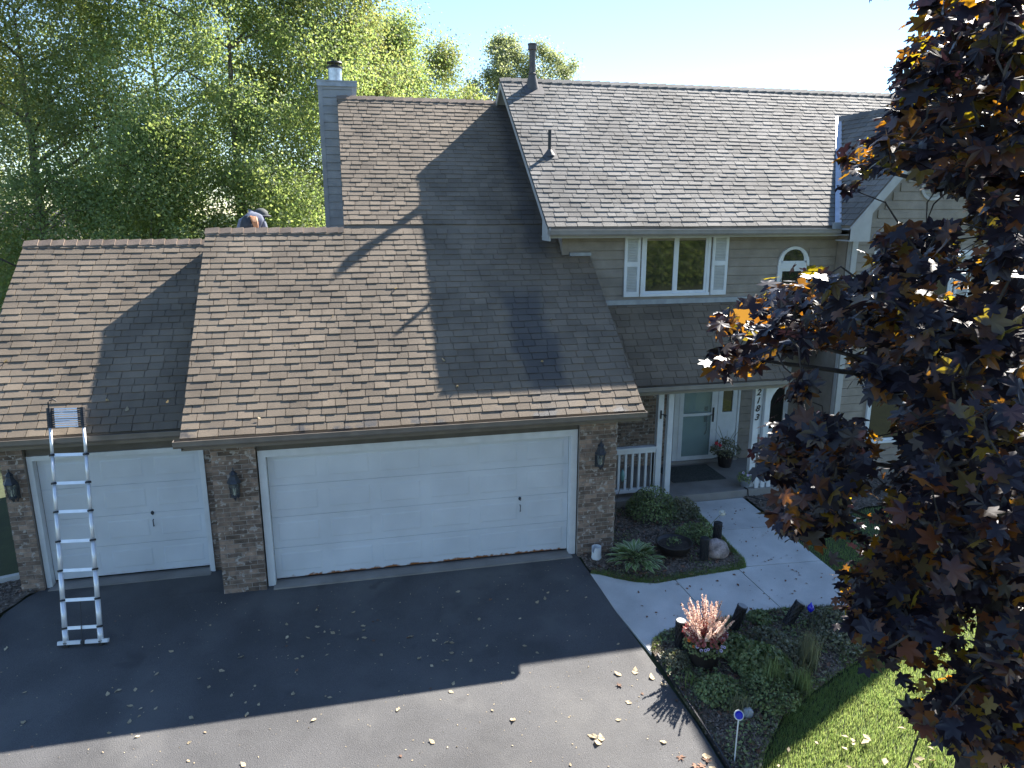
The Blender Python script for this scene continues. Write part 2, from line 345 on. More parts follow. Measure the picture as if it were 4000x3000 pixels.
# concrete walk: five slabs with open joints
walk = empty('concrete_walk', (7, 0, 0)); walk['kind'] = 'structure'
JG = .008
slabs = [
 [(5.172, -.651), (5.235, -1.70), (5.385, -2.70), (5.50, -2.50), (5.68, -2.36), (6.0, -2.27), (6.60-JG, -2.22), (6.545-JG, -1.65), (6.49-JG, -1.085), (6.13, -1.12), (5.81, -1.026), (5.52, -.859), (5.297, -.70)],
 [(6.49+JG, -1.085), (6.545+JG, -1.65), (6.60+JG, -2.22), (7.80-JG, -2.17), (7.69-JG, -1.01), (6.80, -1.053)],
 [(7.69+JG, -1.01), (7.80+JG, -2.17), (8.6, -2.25), (9.31, -2.28), (9.29, -1.6), (9.255, -1.04-JG), (7.86, -.965-JG), (7.80, -.99)],
 [(7.87, -.965+JG), (9.253, -1.04+JG), (9.21, .21-JG), (7.945, .27-JG), (7.915, -.31), (7.925, -.75)],
 [(7.945, .27+JG), (9.21, .21+JG), (9.27, 1.60), (8.03, 1.60), (8.01, 1.3)]]
for p in slabs:
    mb = MB(); p = p[::-1] if sum((p[i][0]*p[(i+1) % len(p)][1]-p[(i+1) % len(p)][0]*p[i][1]) for i in range(len(p))) < 0 else p
    # split on y = 0 is not needed: the crossing slab bends there by under 1 cm
    slab_poly(mb, p, .012, .09); mb.build('slab', M_conc, walk, bevel=.006)
# beds
def bed(name, poly, top, n=46, amp=.025, m=M_mulch):
    x0, x1 = min(p[0] for p in poly), max(p[0] for p in poly); y0, y1 = min(p[1] for p in poly), max(p[1] for p in poly)
    from mathutils import noise as N
    def ins(x, y):
        c = False
        for i in range(len(poly)):
            (ax, ay), (bx, by) = poly[i], poly[i-1]
            if (ay > y) != (by > y) and x < (bx-ax)*(y-ay)/(by-ay)+ax: c = not c
        return c
    import bmesh
    from mathutils.geometry import delaunay_2d_cdt
    pts = []
    for i in range(len(poly)):
        (ax, ay), (bx, by) = poly[i], poly[(i+1) % len(poly)]; k = max(1, int(math.hypot(bx-ax, by-ay)/.12))
        pts += [(ax+(bx-ax)*j/k, ay+(by-ay)*j/k) for j in range(k)]
    nb = len(pts); st = max(x1-x0, y1-y0)/n
    gx = x0
    while gx < x1:
        gy = y0
        while gy < y1:
            q = (gx+rnd(-.3, .3)*st, gy+rnd(-.3, .3)*st)
            if ins(*q): pts.append(q)
            gy += st
        gx += st
    vs, es, fs, *_ = delaunay_2d_cdt([Vector(p) for p in pts], [(i, (i+1) % nb) for i in range(nb)], [], 1, 1e-5)
    mb = MB(); mb.add([(v.x, v.y, gz(v.y)+top+amp*N.noise(Vector((v.x*5, v.y*5, 0)))+amp*.6*N.noise(Vector((v.x*14, v.y*14, 3)))) for v in vs], [f for f in fs])
    o = mb.build(name, m, None, smooth=True); o['kind'] = 'structure'
    return ins, (x0, x1, y0, y1)
BED_A = [(5.18, -.66), (5.31, -.71), (5.53, -.87), (5.82, -1.03), (6.13, -1.125), (6.5, -1.09), (6.8, -1.06), (7.68, -1.015), (7.83, -.985), (7.92, -.76), (7.91, -.31), (7.94, .44), (8.0, 1.3), (8.0, 1.60), (5.81, 1.60), (5.81, .02), (5.79, -.115), (5.16, -.115)]
inA, bbA = bed('planting_bed', BED_A, .025)
BED_B = [(5.40, -2.70), (5.50, -2.49), (5.68, -2.35), (6.0, -2.26), (6.6, -2.21), (7.8, -2.16), (8.6, -2.25), (9.3, -2.33), (9.4, -2.8), (8.6, -3.25), (7.8, -3.55), (7.1, -3.85), (6.5, -4.15), (6.0, -4.6), (5.7, -5.0), (5.48, -5.35), (5.47, -4.2), (5.43, -3.4)]
inB, bbB = bed('planting_bed', BED_B, .02, amp=.03)
BED_C = [(9.32, 1.9), (9.29, .2), (9.36, -.25), (10.2, .1), (11.4, .6), (15, .7), (15, 2.05), (11.7, 2.05), (11.55, 3.3), (10.55, 3.3), (10.5, 1.9)]
inC, bbC = bed('planting_bed', BED_C, .02, 50)
BED_D = [(-3.45, .70), (-3.63, .45), (-3.78, 0), (-3.81, -.8), (-3.73, -1.6), (-3.70, -4), (-4.6, -4), (-4.8, 0), (-4.75, 1.2), (-3.75, 1.2), (-3.745, .70)]
inD, bbD = bed('planting_bed', BED_D, .015)
# ================================================================ house
H = empty('house', (4, 3, 0), 'two-storey greige house with brown shingle roofs, white garage doors and brick pillars', 'house')
CAMP = Vector(cam.location)
SLOPES = []      # every shingle of every roof is collected first; the 300 that show largest become parts
def unit(v): return Vector(v).normalized()
def roof_plane(roof, O, ux, vx, length, u0f, u1f, m, exp=.148, keep=None):
    O = Vector(O); ux = unit(ux); vx = unit(vx); nn = ux.cross(vx)
    row = 0; v = -.015
    while v < length-.02:
        ue0, ue1 = u0f(max(v, 0)), u1f(max(v, 0)); u = ue0-rnd(0, .25); tog = random.random() < .5
        while u < ue1:
            wd = rnd(.17, .34); a, b = max(u, ue0), min(u+wd, ue1)
            if b-a > .03:
                t = rnd(.018, .020) if tog else rnd(.0125, .0135); dv = 0 if tog else rnd(.002, .006)
                SLOPES.append((roof, m, O+ux*(a+.005)+vx*(v+dv+rnd(-.0015, .0015)+.006*math.sin(a*1.7+row*.35)+.004*math.sin(a*4.3+row)), ux, vx, nn, b-a-.010, min(exp+.02, length-v), t))
            u += wd; tog = not tog if random.random() < .85 else tog
        row += 1; v += exp
def deck(roofname, pts_top, thick, m, label=None):
    """roof deck: planar polygon thickened downwards"""
    mb = MB(); n = len(pts_top); p = [Vector(q) for q in pts_top]; b = [q-Vector((0, 0, thick)) for q in p]
    mb.add(p+b, [list(range(n)), list(range(2*n-1, n-1, -1))]+[(i, i+n, (i+1) % n+n, (i+1) % n) for i in range(n)])
    o = mb.build(roofname, m, H)
    if label: o['label'] = label
    return o
def ridge_caps(roof, a, b, s1, s2, m, step=.21, wd=.15):
    """folded cap pieces from a to b; s1, s2 unit vectors down each slope"""
    a, b = Vector(a), Vector(b); d = (b-a).normalized(); Ln = (b-a).length; k = 0
    upn = Vector((0, 0, 1)); s1, s2 = unit(s1), unit(s2)
    u = 0
    while u < Ln-.02:
        e = min(u+step+.03, Ln); mb = MB(); mb.rv = random.random(); jt = Vector((0, 0, rnd(-.002, .002)))
        def P(uu, lift): c = a+d*uu+upn*lift+jt; return [c+s1*wd, c, c+s2*wd]
        A, B = P(u, .024), P(e, .046); A2, B2 = [q-upn*.020 for q in A], [q-upn*.020 for q in B]
        mb.add(A+B+A2+B2, [(0, 1, 4, 3), (1, 2, 5, 4), (3, 4, 10, 9), (4, 5, 11, 10), (0, 3, 9, 6), (2, 8, 11, 5), (1, 0, 6, 7), (2, 1, 7, 8)])
        o = mb.build('ridge_cap', m, roof); u += step
SLP = .777; CE, SE = 1/math.hypot(1, SLP), SLP/math.hypot(1, SLP)
VX = Vector((0, CE, SE))
# --- garage roof and the tall slope above it are one plane from the eave
ey, ez = -.40, 2.655
zpl = lambda y: ez+SLP*(y-ey)
gx0, tx0, gx1 = -.978, 1.46, 6.115
gry, try_ = 3.225, 6.89
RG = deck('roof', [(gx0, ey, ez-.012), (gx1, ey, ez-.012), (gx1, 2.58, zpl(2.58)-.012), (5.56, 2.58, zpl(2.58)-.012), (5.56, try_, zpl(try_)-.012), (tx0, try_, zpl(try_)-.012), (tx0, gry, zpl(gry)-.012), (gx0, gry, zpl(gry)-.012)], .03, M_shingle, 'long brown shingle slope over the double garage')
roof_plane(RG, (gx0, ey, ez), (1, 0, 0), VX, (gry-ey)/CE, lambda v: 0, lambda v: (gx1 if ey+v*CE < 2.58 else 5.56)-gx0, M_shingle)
nrow = math.ceil(((gry-ey)/CE)/.148); v_up = nrow*.148-.015
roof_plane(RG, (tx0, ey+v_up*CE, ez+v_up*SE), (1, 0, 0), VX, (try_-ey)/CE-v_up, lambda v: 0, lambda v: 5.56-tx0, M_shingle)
# back slopes
BX = Vector((0, -CE, SE))
deck('roof', [(gx0, gry, zpl(gry)-.012), (tx0+.3, gry, zpl(gry)-.012), (tx0+.3, gry+3.6, zpl(gry)-.012-3.6*SLP), (gx0, gry+3.6, zpl(gry)-.012-3.6*SLP)], .03, M_shingle, 'back slope of the garage roof')
deck('roof', [(tx0, try_, zpl(try_)-.012), (5.56, try_, zpl(try_)-.012), (5.56, try_+4.5, zpl(try_)-.012-4.5*SLP), (tx0, try_+4.5, zpl(try_)-.012-4.5*SLP)], .03, M_shingle, 'back slope of the tall roof')
sA, sB = Vector((0, -CE, -SE)), Vector((0, CE, -SE))
ridge_caps(RG, (gx0-.01, gry, zpl(gry)), (tx0-.005, gry, zpl(gry)), sA, sB, M_cap)
ridge_caps(RG, (tx0-.01, try_, zpl(try_)), (5.56, try_, zpl(try_)), sA, sB, M_cap)
# --- single garage roof
lx0, lx1 = -4.118, -.66; ley, lez = .317, 2.612; lry = 3.722
zl = lambda y: lez+SLP*(y-ley)
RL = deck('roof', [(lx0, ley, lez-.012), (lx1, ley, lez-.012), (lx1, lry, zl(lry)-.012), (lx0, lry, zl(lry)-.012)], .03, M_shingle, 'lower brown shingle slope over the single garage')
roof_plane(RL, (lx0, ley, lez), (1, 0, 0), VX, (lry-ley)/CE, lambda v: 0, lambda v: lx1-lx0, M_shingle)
deck('roof', [(lx0, lry, zl(lry)-.012), (lx1, lry, zl(lry)-.012), (lx1, lry+3.4, zl(lry)-.012-3.4*SLP), (lx0, lry+3.4, zl(lry)-.012-3.4*SLP)], .03, M_shingle, 'back slope of the single garage roof')
ridge_caps(RL, (lx0-.01, lry, zl(lry)), (lx1-.2, lry, zl(lry)), sA, sB, M_cap)
# --- main roof
SM = .757; CM, SNM = 1/math.hypot(1, SM), SM/math.hypot(1, SM); VM = Vector((0, CM, SNM))
mx0, mx1, mey, mez, mry = 5.12, 17.2, 2.08, 5.525, 6.33
zm = lambda y: mez+SM*(y-mey)
XR, ZR = 13.34, 7.99        # wing ridge
def wing_u(v):              # the valley cuts the slope short on the right
    z = mez+v*SNM
    return (11.19+(z-mez)/(ZR-mez)*(XR-11.19) if z < ZR else mx1)-mx0
RM = deck('roof', [(mx0, mey, mez-.012), (mx1, mey, mez-.012), (mx1, mry, zm(mry)-.012), (mx0, mry, zm(mry)-.012)], .03, M_shingle2, 'weathered grey main roof slope above the upper floor')
roof_plane(RM, (mx0, mey, mez), (1, 0, 0), VM, (mry-mey)/CM, lambda v: 0, wing_u, M_shingle2)
deck('roof', [(mx0, mry, zm(mry)-.012), (mx1, mry, zm(mry)-.012), (mx1, mry+4.25, zm(mry)-.012-4.25*SM), (mx0, mry+4.25, zm(mry)-.012-4.25*SM)], .03, M_shingle2, 'back slope of the main roof')
ridge_caps(RM, (mx0-.01, mry, zm(mry)), (mx1, mry, zm(mry)), (0, -CM, -SNM), (0, CM, -SNM), M_shingle2, .24)
# --- wing roof: ridge runs towards the street
wr0 = 1.65; SW = (ZR-mez)/(XR-11.19)
yv = lambda z: mey+(z-mez)/SM
vz = 5.5
RW = deck('roof', [(11.19, wr0, mez), (XR, wr0, ZR), (XR, yv(ZR), ZR), (11.19, yv(mez), mez)], .03, M_shingle, 'shaded left slope of the wing roof')
CW, SNW = 1/math.hypot(1, SW), SW/math.hypot(1, SW)
lw = (XR-11.19)/CW
# u runs from the street backwards to the valley; u axis = -y so that the normal faces up and left
roof_plane(RW, (11.19, 4.0+yv(mez)*0, mez+.012), (0, -1, 0), (CW, 0, SNW), lw, lambda v: 4.0-(mey+(v*SNW)/SM)+.06, lambda v: 4.0-wr0, M_shingle2) if False else None
roof_plane(RW, (11.19, 6.0, mez+.012), (0, -1, 0), (CW, 0, SNW), lw, lambda v: 6.0-(mey+(v*SNW)/SM)+.08, lambda v: 6.0-wr0, M_shingle2)
deck('roof', [(XR, wr0, ZR), (XR+2.15, wr0, mez), (XR+2.15, mey, mez), (XR, yv(ZR), ZR)], .03, M_shingle, 'right slope of the wing roof')
ridge_caps(RW, (XR, wr0-.01, ZR+.01), (XR, yv(ZR)+.05, ZR+.01), (-CW, 0, -SNW), (CW, 0, -SNW), M_shingle2)
mb = MB(); a, b = Vector((11.19, yv(mez)-.03, mez+.03)), Vector((XR, yv(ZR), ZR+.03))
d = (b-a).normalized(); nm = unit((0, -SM, 1)); s1 = d.cross(nm).normalized(); nw = unit((-SW, 0, 1)); s2 = nw.cross(d).normalized()
w1 = -s1*.07 if s1.x > 0 else s1*.07; w2 = s2*.07 if s2.x > 0 else -s2*.07
mb.add([a+w1, a, a+w2, b+w1, b, b+w2], [(0, 1, 4, 3), (1, 2, 5, 4)]); mb.build('valley_flashing', M_valley, RM)
MB().obox(a+Vector((-.02, -.10, -.03)), .36, .02, .13, (0, 0, 0)).build('splash_guard', M_lead, RM)
# --- porch roof
SP = 1.14; CP, SNP = 1/math.hypot(1, SP), SP/math.hypot(1, SP); px0, px1, pey, pez = 5.80, 9.98, 1.35, 2.595
zp = lambda y: pez+SP*(y-pey)
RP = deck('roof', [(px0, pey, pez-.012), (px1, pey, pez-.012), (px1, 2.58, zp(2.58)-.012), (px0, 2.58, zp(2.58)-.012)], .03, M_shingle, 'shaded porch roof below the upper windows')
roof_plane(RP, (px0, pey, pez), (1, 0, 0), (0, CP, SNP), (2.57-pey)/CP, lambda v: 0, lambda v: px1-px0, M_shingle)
MB().box(6.12, 10.3, 2.53, 2.585, zp(2.58)-.02, zp(2.58)+.075).build('wall_flashing', M_lead, RP)
# --- lay the shingles
def area_px(s):
    c = s[2]+s[3]*s[6]/2; d = (c-CAMP); q = Vector((d.dot(rt), d.dot(up), d.dot(fw)))
    if q.z < .5: return 0
    x, y = q.x/q.z, q.y/q.z
    if abs(x) > .72 or abs(y) > .54: return 0
    return s[6]*abs(s[5].dot(d.normalized()))/(q.z*q.z)
order = sorted(range(len(SLOPES)), key=lambda i: -area_px(SLOPES[i])); top = set(order[:298])
UNITS = []
for tk in (.0125, .0135, .018, .019, .020):
    mq = MB(); e = .168
    mq.add([(0,0,0),(1,0,0),(1,e,0),(0,e,0),(0,0,tk),(1,0,tk),(1,e,.004),(0,e,.004)], [(4,5,6,7),(0,1,5,4),(1,2,6,5),(3,0,4,7)])
    me = bpy.data.meshes.new('shingle'); me.from_pydata(mq.v, [], mq.f); UNITS.append((tk, me))
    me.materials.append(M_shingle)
bulk = {}
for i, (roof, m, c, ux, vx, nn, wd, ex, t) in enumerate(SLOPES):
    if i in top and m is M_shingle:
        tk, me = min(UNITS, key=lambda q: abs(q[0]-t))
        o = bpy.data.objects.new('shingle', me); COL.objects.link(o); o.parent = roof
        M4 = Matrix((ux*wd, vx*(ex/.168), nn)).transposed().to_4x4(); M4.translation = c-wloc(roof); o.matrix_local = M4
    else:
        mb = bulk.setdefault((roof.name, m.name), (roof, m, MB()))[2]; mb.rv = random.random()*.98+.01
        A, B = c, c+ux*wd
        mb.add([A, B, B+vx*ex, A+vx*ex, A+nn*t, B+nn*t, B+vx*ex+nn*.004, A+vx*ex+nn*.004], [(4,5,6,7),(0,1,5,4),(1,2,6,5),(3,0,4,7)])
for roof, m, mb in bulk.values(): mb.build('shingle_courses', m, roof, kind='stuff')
# --- fascias, gutters, soffits, rakes
GP = [(0, 0), (-.10, 0), (-.125, .035), (-.125, .065), (-.13, .11), (-.118, .11), (-.113, .068), (-.113, .04), (-.095, .012), (-.006, .012), (-.006, .10), (0, .10)]
def gutter(x0, x1, y, ztop, m, close=(True, True)):
    mb = MB(); p = [(y+a, ztop-.115+b) for a, b in GP]; mb.prism(p, 0, x0, x1)
    cap = [(y, ztop-.115), (y-.10, ztop-.115), (y-.125, ztop-.08), (y-.13, ztop-.005), (y, ztop-.005)]
    if close[0]: mb.prism(cap, 0, x0-.006, x0)
    if close[1]: mb.prism(cap, 0, x1, x1+.006)
    return mb.build('gutter', m, H)
def fascia(x0, x1, y, z0, z1, m): return MB().box(x0, x1, y, y+.022, z0, z1).build('fascia', m, H)
fascia(gx0, gx1, ey+.02, ez-.20, ez-.045, M_gutter); gutter(gx0-.075, gx1+.005, ey+.018, ez-.012, M_gutter)
fascia(lx0, gx0+.30, ley+.02, lez-.20, lez-.045, M_gutter); gutter(lx0, gx0+.32, ley+.018, lez-.012, M_gutter)
fascia(mx0+.02, 11.25, mey+.02, mez-.21, mez-.045, M_trim); gutter(mx0+.03, 11.22, mey+.018, mez-.055, M_gutter2)
fascia(px0, px1, pey+.02, pez-.20, pez-.045, M_gutter2); gutter(px0, px1, pey+.018, pez-.012, M_gutter2)
def soffit(x0, x1, y0, y1, z): return MB().box(x0, x1, y0, y1, z, z+.02).build('soffit', M_trim, H)
soffit(gx0, gx1, ey+.042, -.02, ez-.19); soffit(lx0, gx0+.3, ley+.042, .70, lez-.19); soffit(mx0+.02, 11.6, mey+.042, 2.575, mez-.20); soffit(px0, px1, pey+.042, 1.73, pez-.19)
def rake(x, y0, y1, zf, wd, m, sl, side=-1, th=.03):
    x0, x1 = (x-th, x) if side < 0 else (x, x+th)
    p = [(y0, zf(y0)-.015), (y1, zf(y1)-.015), (y1, zf(y1)-.015-wd), (y0, zf(y0)-.015-wd)]
    return MB().prism(p, 0, x0, x1).build('rake_board', m, H)
rake(gx0+.03, ey+.02, gry, zpl, .18, M_gutter, SLP); rake(gx1, ey+.02, 2.58, zpl, .18, M_gutter, SLP); rake(tx0+.03, gry, try_, zpl, .18, M_gutter, SLP)
rake(lx0+.03, ley+.02, lry, zl, .18, M_gutter, SLP)
rake(mx0+.03, mey+.02, mry, zm, .15, M_trim, SM)
rake(mx0+.03, mry, mry+4.2, lambda y: zm(mry)-(y-mry)*SM, .20, M_trim, SM)
# boxed eave return at the foot of the main rake
MB().prism([(mey-.02, mez-.03), (mey+.40, mez+.20), (2.575, mez+.20), (2.575, mez-.26), (mey-.02, mez-.26)], 0, mx0+.031, mx0+.055).build('eave_return', M_trim, H)
# sloping soffit under the main rake
mb = MB(); yy = [mey+.05, mry, mry+4.2]; zz = [zm(mey+.05), zm(mry), zm(mry)-4.2*SM]
for i in (0, 1): mb.add([(mx0+.03, yy[i], zz[i]-.17), (5.60, yy[i], zz[i]-.17), (5.60, yy[i+1], zz[i+1]-.17), (mx0+.03, yy[i+1], zz[i+1]-.17)], [(0, 1, 2, 3)])
mb.build('soffit', M_trim, H)
# --- walls
def wall(mbx, m, label=None):
    o = mbx.build('wall', m, H)
    if label: o['label'] = label
    return o
def boards(parent, x0f, x1f, y, z0, z1, step=.178, m=None, name='siding_board', holes=()):
    """horizontal lap boards on a wall that faces -y; x0f/x1f give the ends at a height"""
    z = z0
    while z < z1-.01:
        zt = min(z+step+.015, z1); segs = [(max(x0f(z), x0f(zt)), min(x1f(z), x1f(zt)))]
        for hx0, hx1, hz0, hz1 in holes:
            if hz0 < z+step*.6 and hz1 > z+step*.4:
                ns = []
                for a, b in segs:
                    if hx0 > a: ns.append((a, min(b, hx0)))
                    if hx1 < b: ns.append((max(a, hx1), b))
                segs = [s for s in ns if s[1]-s[0] > .02]
        for a, b in segs:
            if b-a < .04: continue
            mb = MB(); zt = min(z+step-.014, z1); mb.add([(a, y-.026, z), (b, y-.026, z), (b, y, z), (a, y, z), (a, y-.017, zt), (b, y-.017, zt), (b, y, zt), (a, y, zt)],
                              [(0,3,2,1),(4,5,6,7),(0,1,5,4),(1,2,6,5),(2,3,7,6),(3,0,4,7)])
            mb.build(name, m or M_siding, parent)
        z += step
def c_(v): return lambda z: v
# upper floor
WU = wall(MB().box(5.56, 11.62, 2.58, 2.75, 2.9, mez+.35), M_siding, 'upper front wall of greige lap siding')
win_hole = (6.83, 9.06, 4.15, 5.37)
zflash = lambda z: 5.68 if z > zpl(2.58)+.02 else 6.11
boards(WU, zflash, c_(11.58), 2.58, 3.99, mez-.02, .178, holes=[(7.19, 8.67, 4.15, 5.30), (10.235, 10.95, 4.05, 5.08)])
MB().box(5.545, 5.68, 2.548, 2.585, zpl(2.58)+.01, mez-.16).build('corner_board', M_siding, WU)
MB().box(5.70, 6.13, 2.52, 2.585, zpl(2.58)-.01, zpl(2.58)+.05).build('step_flashing', M_lead, WU)
# gable wall of the upper floor (its face looks left, over the garage roof)
mb = MB(); mb.prism([(2.75, 2.9), (2.75, zm(2.75)-.15), (mry, zm(mry)-.15), (mry+3.7, zm(mry)-.15-3.7*SM), (mry+3.7, 2.9)], 0, 5.60, 5.75); WG = wall(mb, M_siding, 'gable end wall above the garage roof')
z = 5.0
while z < 8.4:
    ylo = max(2.6, mey+(z+.178-mez+.2)/SM, 0); yr = (z-ez)/SLP+ey
    ylo2 = max(2.6, mey+(z+.19-mez+.16)/SM); yhi2 = 2*mry-ylo2
    if yhi2-ylo2 > .1:
        MB().add([(5.584, ylo2, z), (5.60, ylo2, z), (5.60, yhi2, z), (5.584, yhi2, z), (5.595, ylo2, z+.19), (5.60, ylo2, z+.19), (5.60, yhi2, z+.19), (5.595, yhi2, z+.19)], [(0,3,2,1),(4,5,6,7),(0,1,5,4),(1,2,6,5),(2,3,7,6),(3,0,4,7)]).build('siding_board', M_siding, WG)
    z += .178
# tall gable wall on the left, behind the chimney
mb = MB(); mb.prism([(gry, 4.2), (gry, zpl(gry)-.05), (try_, zpl(try_)-.15), (try_+3.6, zpl(try_)-.15-3.6*SLP), (try_+3.6, 0), (gry+.2, 0)], 0, 1.80, 1.95); wall(mb, M_siding, 'left gable wall beside the chimney')
# wing
WW = wall(MB().prism([(11.62, 0), (11.62, mez-.1+.0), (XR, ZR-.22), (15.06, mez-.1), (15.06, 0)], 1, 2.10, 2.26), M_siding, 'front wall of the gabled wing')
wl = lambda z: 11.72 if z < mez-.15 else max(11.72, 11.72+(z-mez+.12)/SW)
wrr = lambda z: 14.96 if z < mez-.15 else min(14.96, 14.96-(z-mez+.12)/SW)
boards(WW, wl, wrr, 2.10, .15, ZR-.35, .178, holes=[(12.45, 14.25, 3.5, 5.1), (12.3, 14.4, .75, 2.2)])
for a in (11.60, 14.95): MB().box(a, a+.125, 2.072, 2.10, .1, mez-.16).build('corner_board', M_trim, WW)
wall(MB().box(5.75, 17.0, 10.0, 10.15, 0, 5.9), M_siding, 'back wall of the house'); wall(MB().box(16.8, 16.95, 2.6, 10.0, 0, 5.9), M_siding, 'right side wall of the house'); wall(MB().box(-3.6, 5.7, 6.6, 6.75, 0, 2.7), M_siding, 'back wall of the garages')
wside = wall(MB().box(11.60, 11.75, 2.26, 3.6, 0, mez-.05), M_siding, 'narrow side wall of the wing')
MB().box(11.583, 11.60, 2.11, 2.20, .1, mez-.2).build('corner_board', M_trim, wside)
def rake_front(xa, za, xb, zb, y, wd):
    d = Vector((xb-xa, 0, zb-za)).normalized(); dn = Vector((0, 0, -1))
    p = [(xa, za), (xb, zb), (xb, zb-wd*1.45), (xa, za-wd*1.45)]
    return MB().prism(p, 1, y, y+.03).build('rake_board', M_trim, H)
rake_front(11.17, mez-.03, XR, ZR-.03, wr0-.02, .17); rake_front(XR, ZR-.03, XR+2.17, mez-.03, wr0-.02, .17)
MB().prism([(11.17, mez-.06), (11.62, mez+.42), (11.62, mez-.30), (11.17, mez-.30)], 1, wr0-.025, wr0+.01).build('eave_return', M_trim, H)
MB().box(11.2, 11.6, wr0+.01, 2.1, mez-.30, mez-.28).build('soffit', M_trim, H)
mb = MB(); 
for sgn in (-1, 1): mb.add([(XR+sgn*2.15, wr0, mez-.08), (XR+sgn*2.15, 2.1, mez-.08), (XR, 2.1, ZR-.08), (XR, wr0, ZR-.08)], [(0, 1, 2, 3)])
mb.build('soffit', M_trim, H)
# round gable vent
GV = MB().lathe((0, 0, 0), [(.30, 0), (.30, .04), (.24, .04), (.24, .0)], 28, cap=False); gv = MB()
gv.add([(XR+x, 2.085-z, 6.32+y) for x, y, z in GV.v], GV.f); vent = gv.build('gable_vent', M_trim, H)
for k in range(-3, 4):
    hw = math.sqrt(max(.24**2-(k*.066)**2, .001)); MB().obox((XR, 2.07, 6.32+k*.066), hw*2, .012, .055, (R(35), 0, 0)).build('louvre', M_trim, vent)
# recessed ground floor behind the porch
WB = wall(MB().box(5.85, 8.42, 3.43, 3.6, 0, 3.0), M_mortar, 'brick wall at the back of the porch')
WS = wall(MB().box(10.05, 11.62, 3.43, 3.6, 0, 3.0), M_siding, 'siding wall right of the front door')
boards(WS, c_(10.13), c_(11.6), 3.43, .2, 2.9, .178, holes=[(10.62, 11.35, .75, 2.3)])
wall(MB().box(8.42, 10.05, 3.46, 3.6, 2.32, 3.0), M_siding, 'wall above the front door')
wall(MB().prism([(.25, 0), (.25, zpl(.25)-.12), (2.55, zpl(2.55)-.12), (3.43, zpl(2.55)-.12), (3.43, 0)], 0, 5.62, 5.78), M_siding, 'right side wall of the garage')
# garage walls
def bricks(wallobj, x0, x1, yf, z0, z1, individual, yback=None):
    rh, bl, mo = .0755, .203, .012; z = z0; k = 0; bulkm = MB()
    while z+rh-mo <= z1+.03:
        x = x0-(0 if k % 2 else .107)+rnd(-.004, .004)
        while x < x1-.01:
            a, b = max(x, x0), min(x+bl, x1)
            if b-a > .03:
                pr = rnd(.004, .009)
                if individual:
                    o = bpy.data.objects.new('brick', BRICK); COL.objects.link(o); o.parent = wallobj
                    M4 = Matrix.Diagonal((b-a, 1, 1, 1)); M4.translation = Vector((a, yf-pr+.006, z))-wloc(wallobj); o.matrix_local = M4
                else:
                    bulkm.rv = random.random(); bulkm.box(a, b, yf-pr, yf+.01, z, min(z+rh-mo, z1))
            x += bl+mo
        z += rh; k += 1
    if not individual: bulkm.build('brick_courses', M_brick, wallobj, kind='stuff')
BRICK = bpy.data.meshes.new('brick'); _b = MB().box(0, 1, -.006, .012, 0, .0635); BRICK.from_pydata(_b.v, [], _b.f); BRICK.materials.append(M_brick)
def pillar(x0, x1, yf, yb, ztop, ind, label, zb=0):
    o = wall(MB().box(x0+.008, x1-.008, yf, yb, zb-.15, ztop), M_mortar, label); bricks(o, x0, x1, yf, zb-.01, ztop, ind); return o
PA = pillar(-.652, -.012, -.095, .10, 2.47, True, 'brick pillar between the two garage doors')
PB = pillar(5.118, 5.783, -.095, .25, 2.47, True, 'brick pillar right of the double garage door')
PC = pillar(-3.735, -3.418, .625, .80, 2.42, True, 'brick pillar left of the single garage door')
PD = pillar(-.905, -.655, .72, .90, 2.42, False, 'narrow brick strip right of the single garage door')
wall(MB().box(-.652, -.50, .10, .72, 0, 2.47), M_mortar, 'return side of the brick pillar')
bricks(WB, 5.86, 8.41, 3.43, .17, 2.9, False)
wall(MB().box(-3.72, -3.55, .80, 6.8, 0, 2.5), M_siding, 'left side wall of the single garage')
mb = MB(); mb.prism([(.80, 2.4), (lry, zl(lry)-.12), (6.7, 2.4)], 0, -3.72, -3.60); wall(mb, M_siding, 'left gable of the single garage')
mb = MB(); mb.prism([(-.05, 2.45), (gry, zpl(gry)-.14), (6.4, 2.45)], 0, -.64, -.52); wall(mb, M_siding, 'left gable of the double garage')
# headers over the doors
MB().box(-.01, 5.115, -.03, .10, 2.272, 2.47).build('door_header', M_beam, H)
MB().box(-3.40, -.91, .69, .80, 2.20, 2.42).build('door_header', M_beam, H)
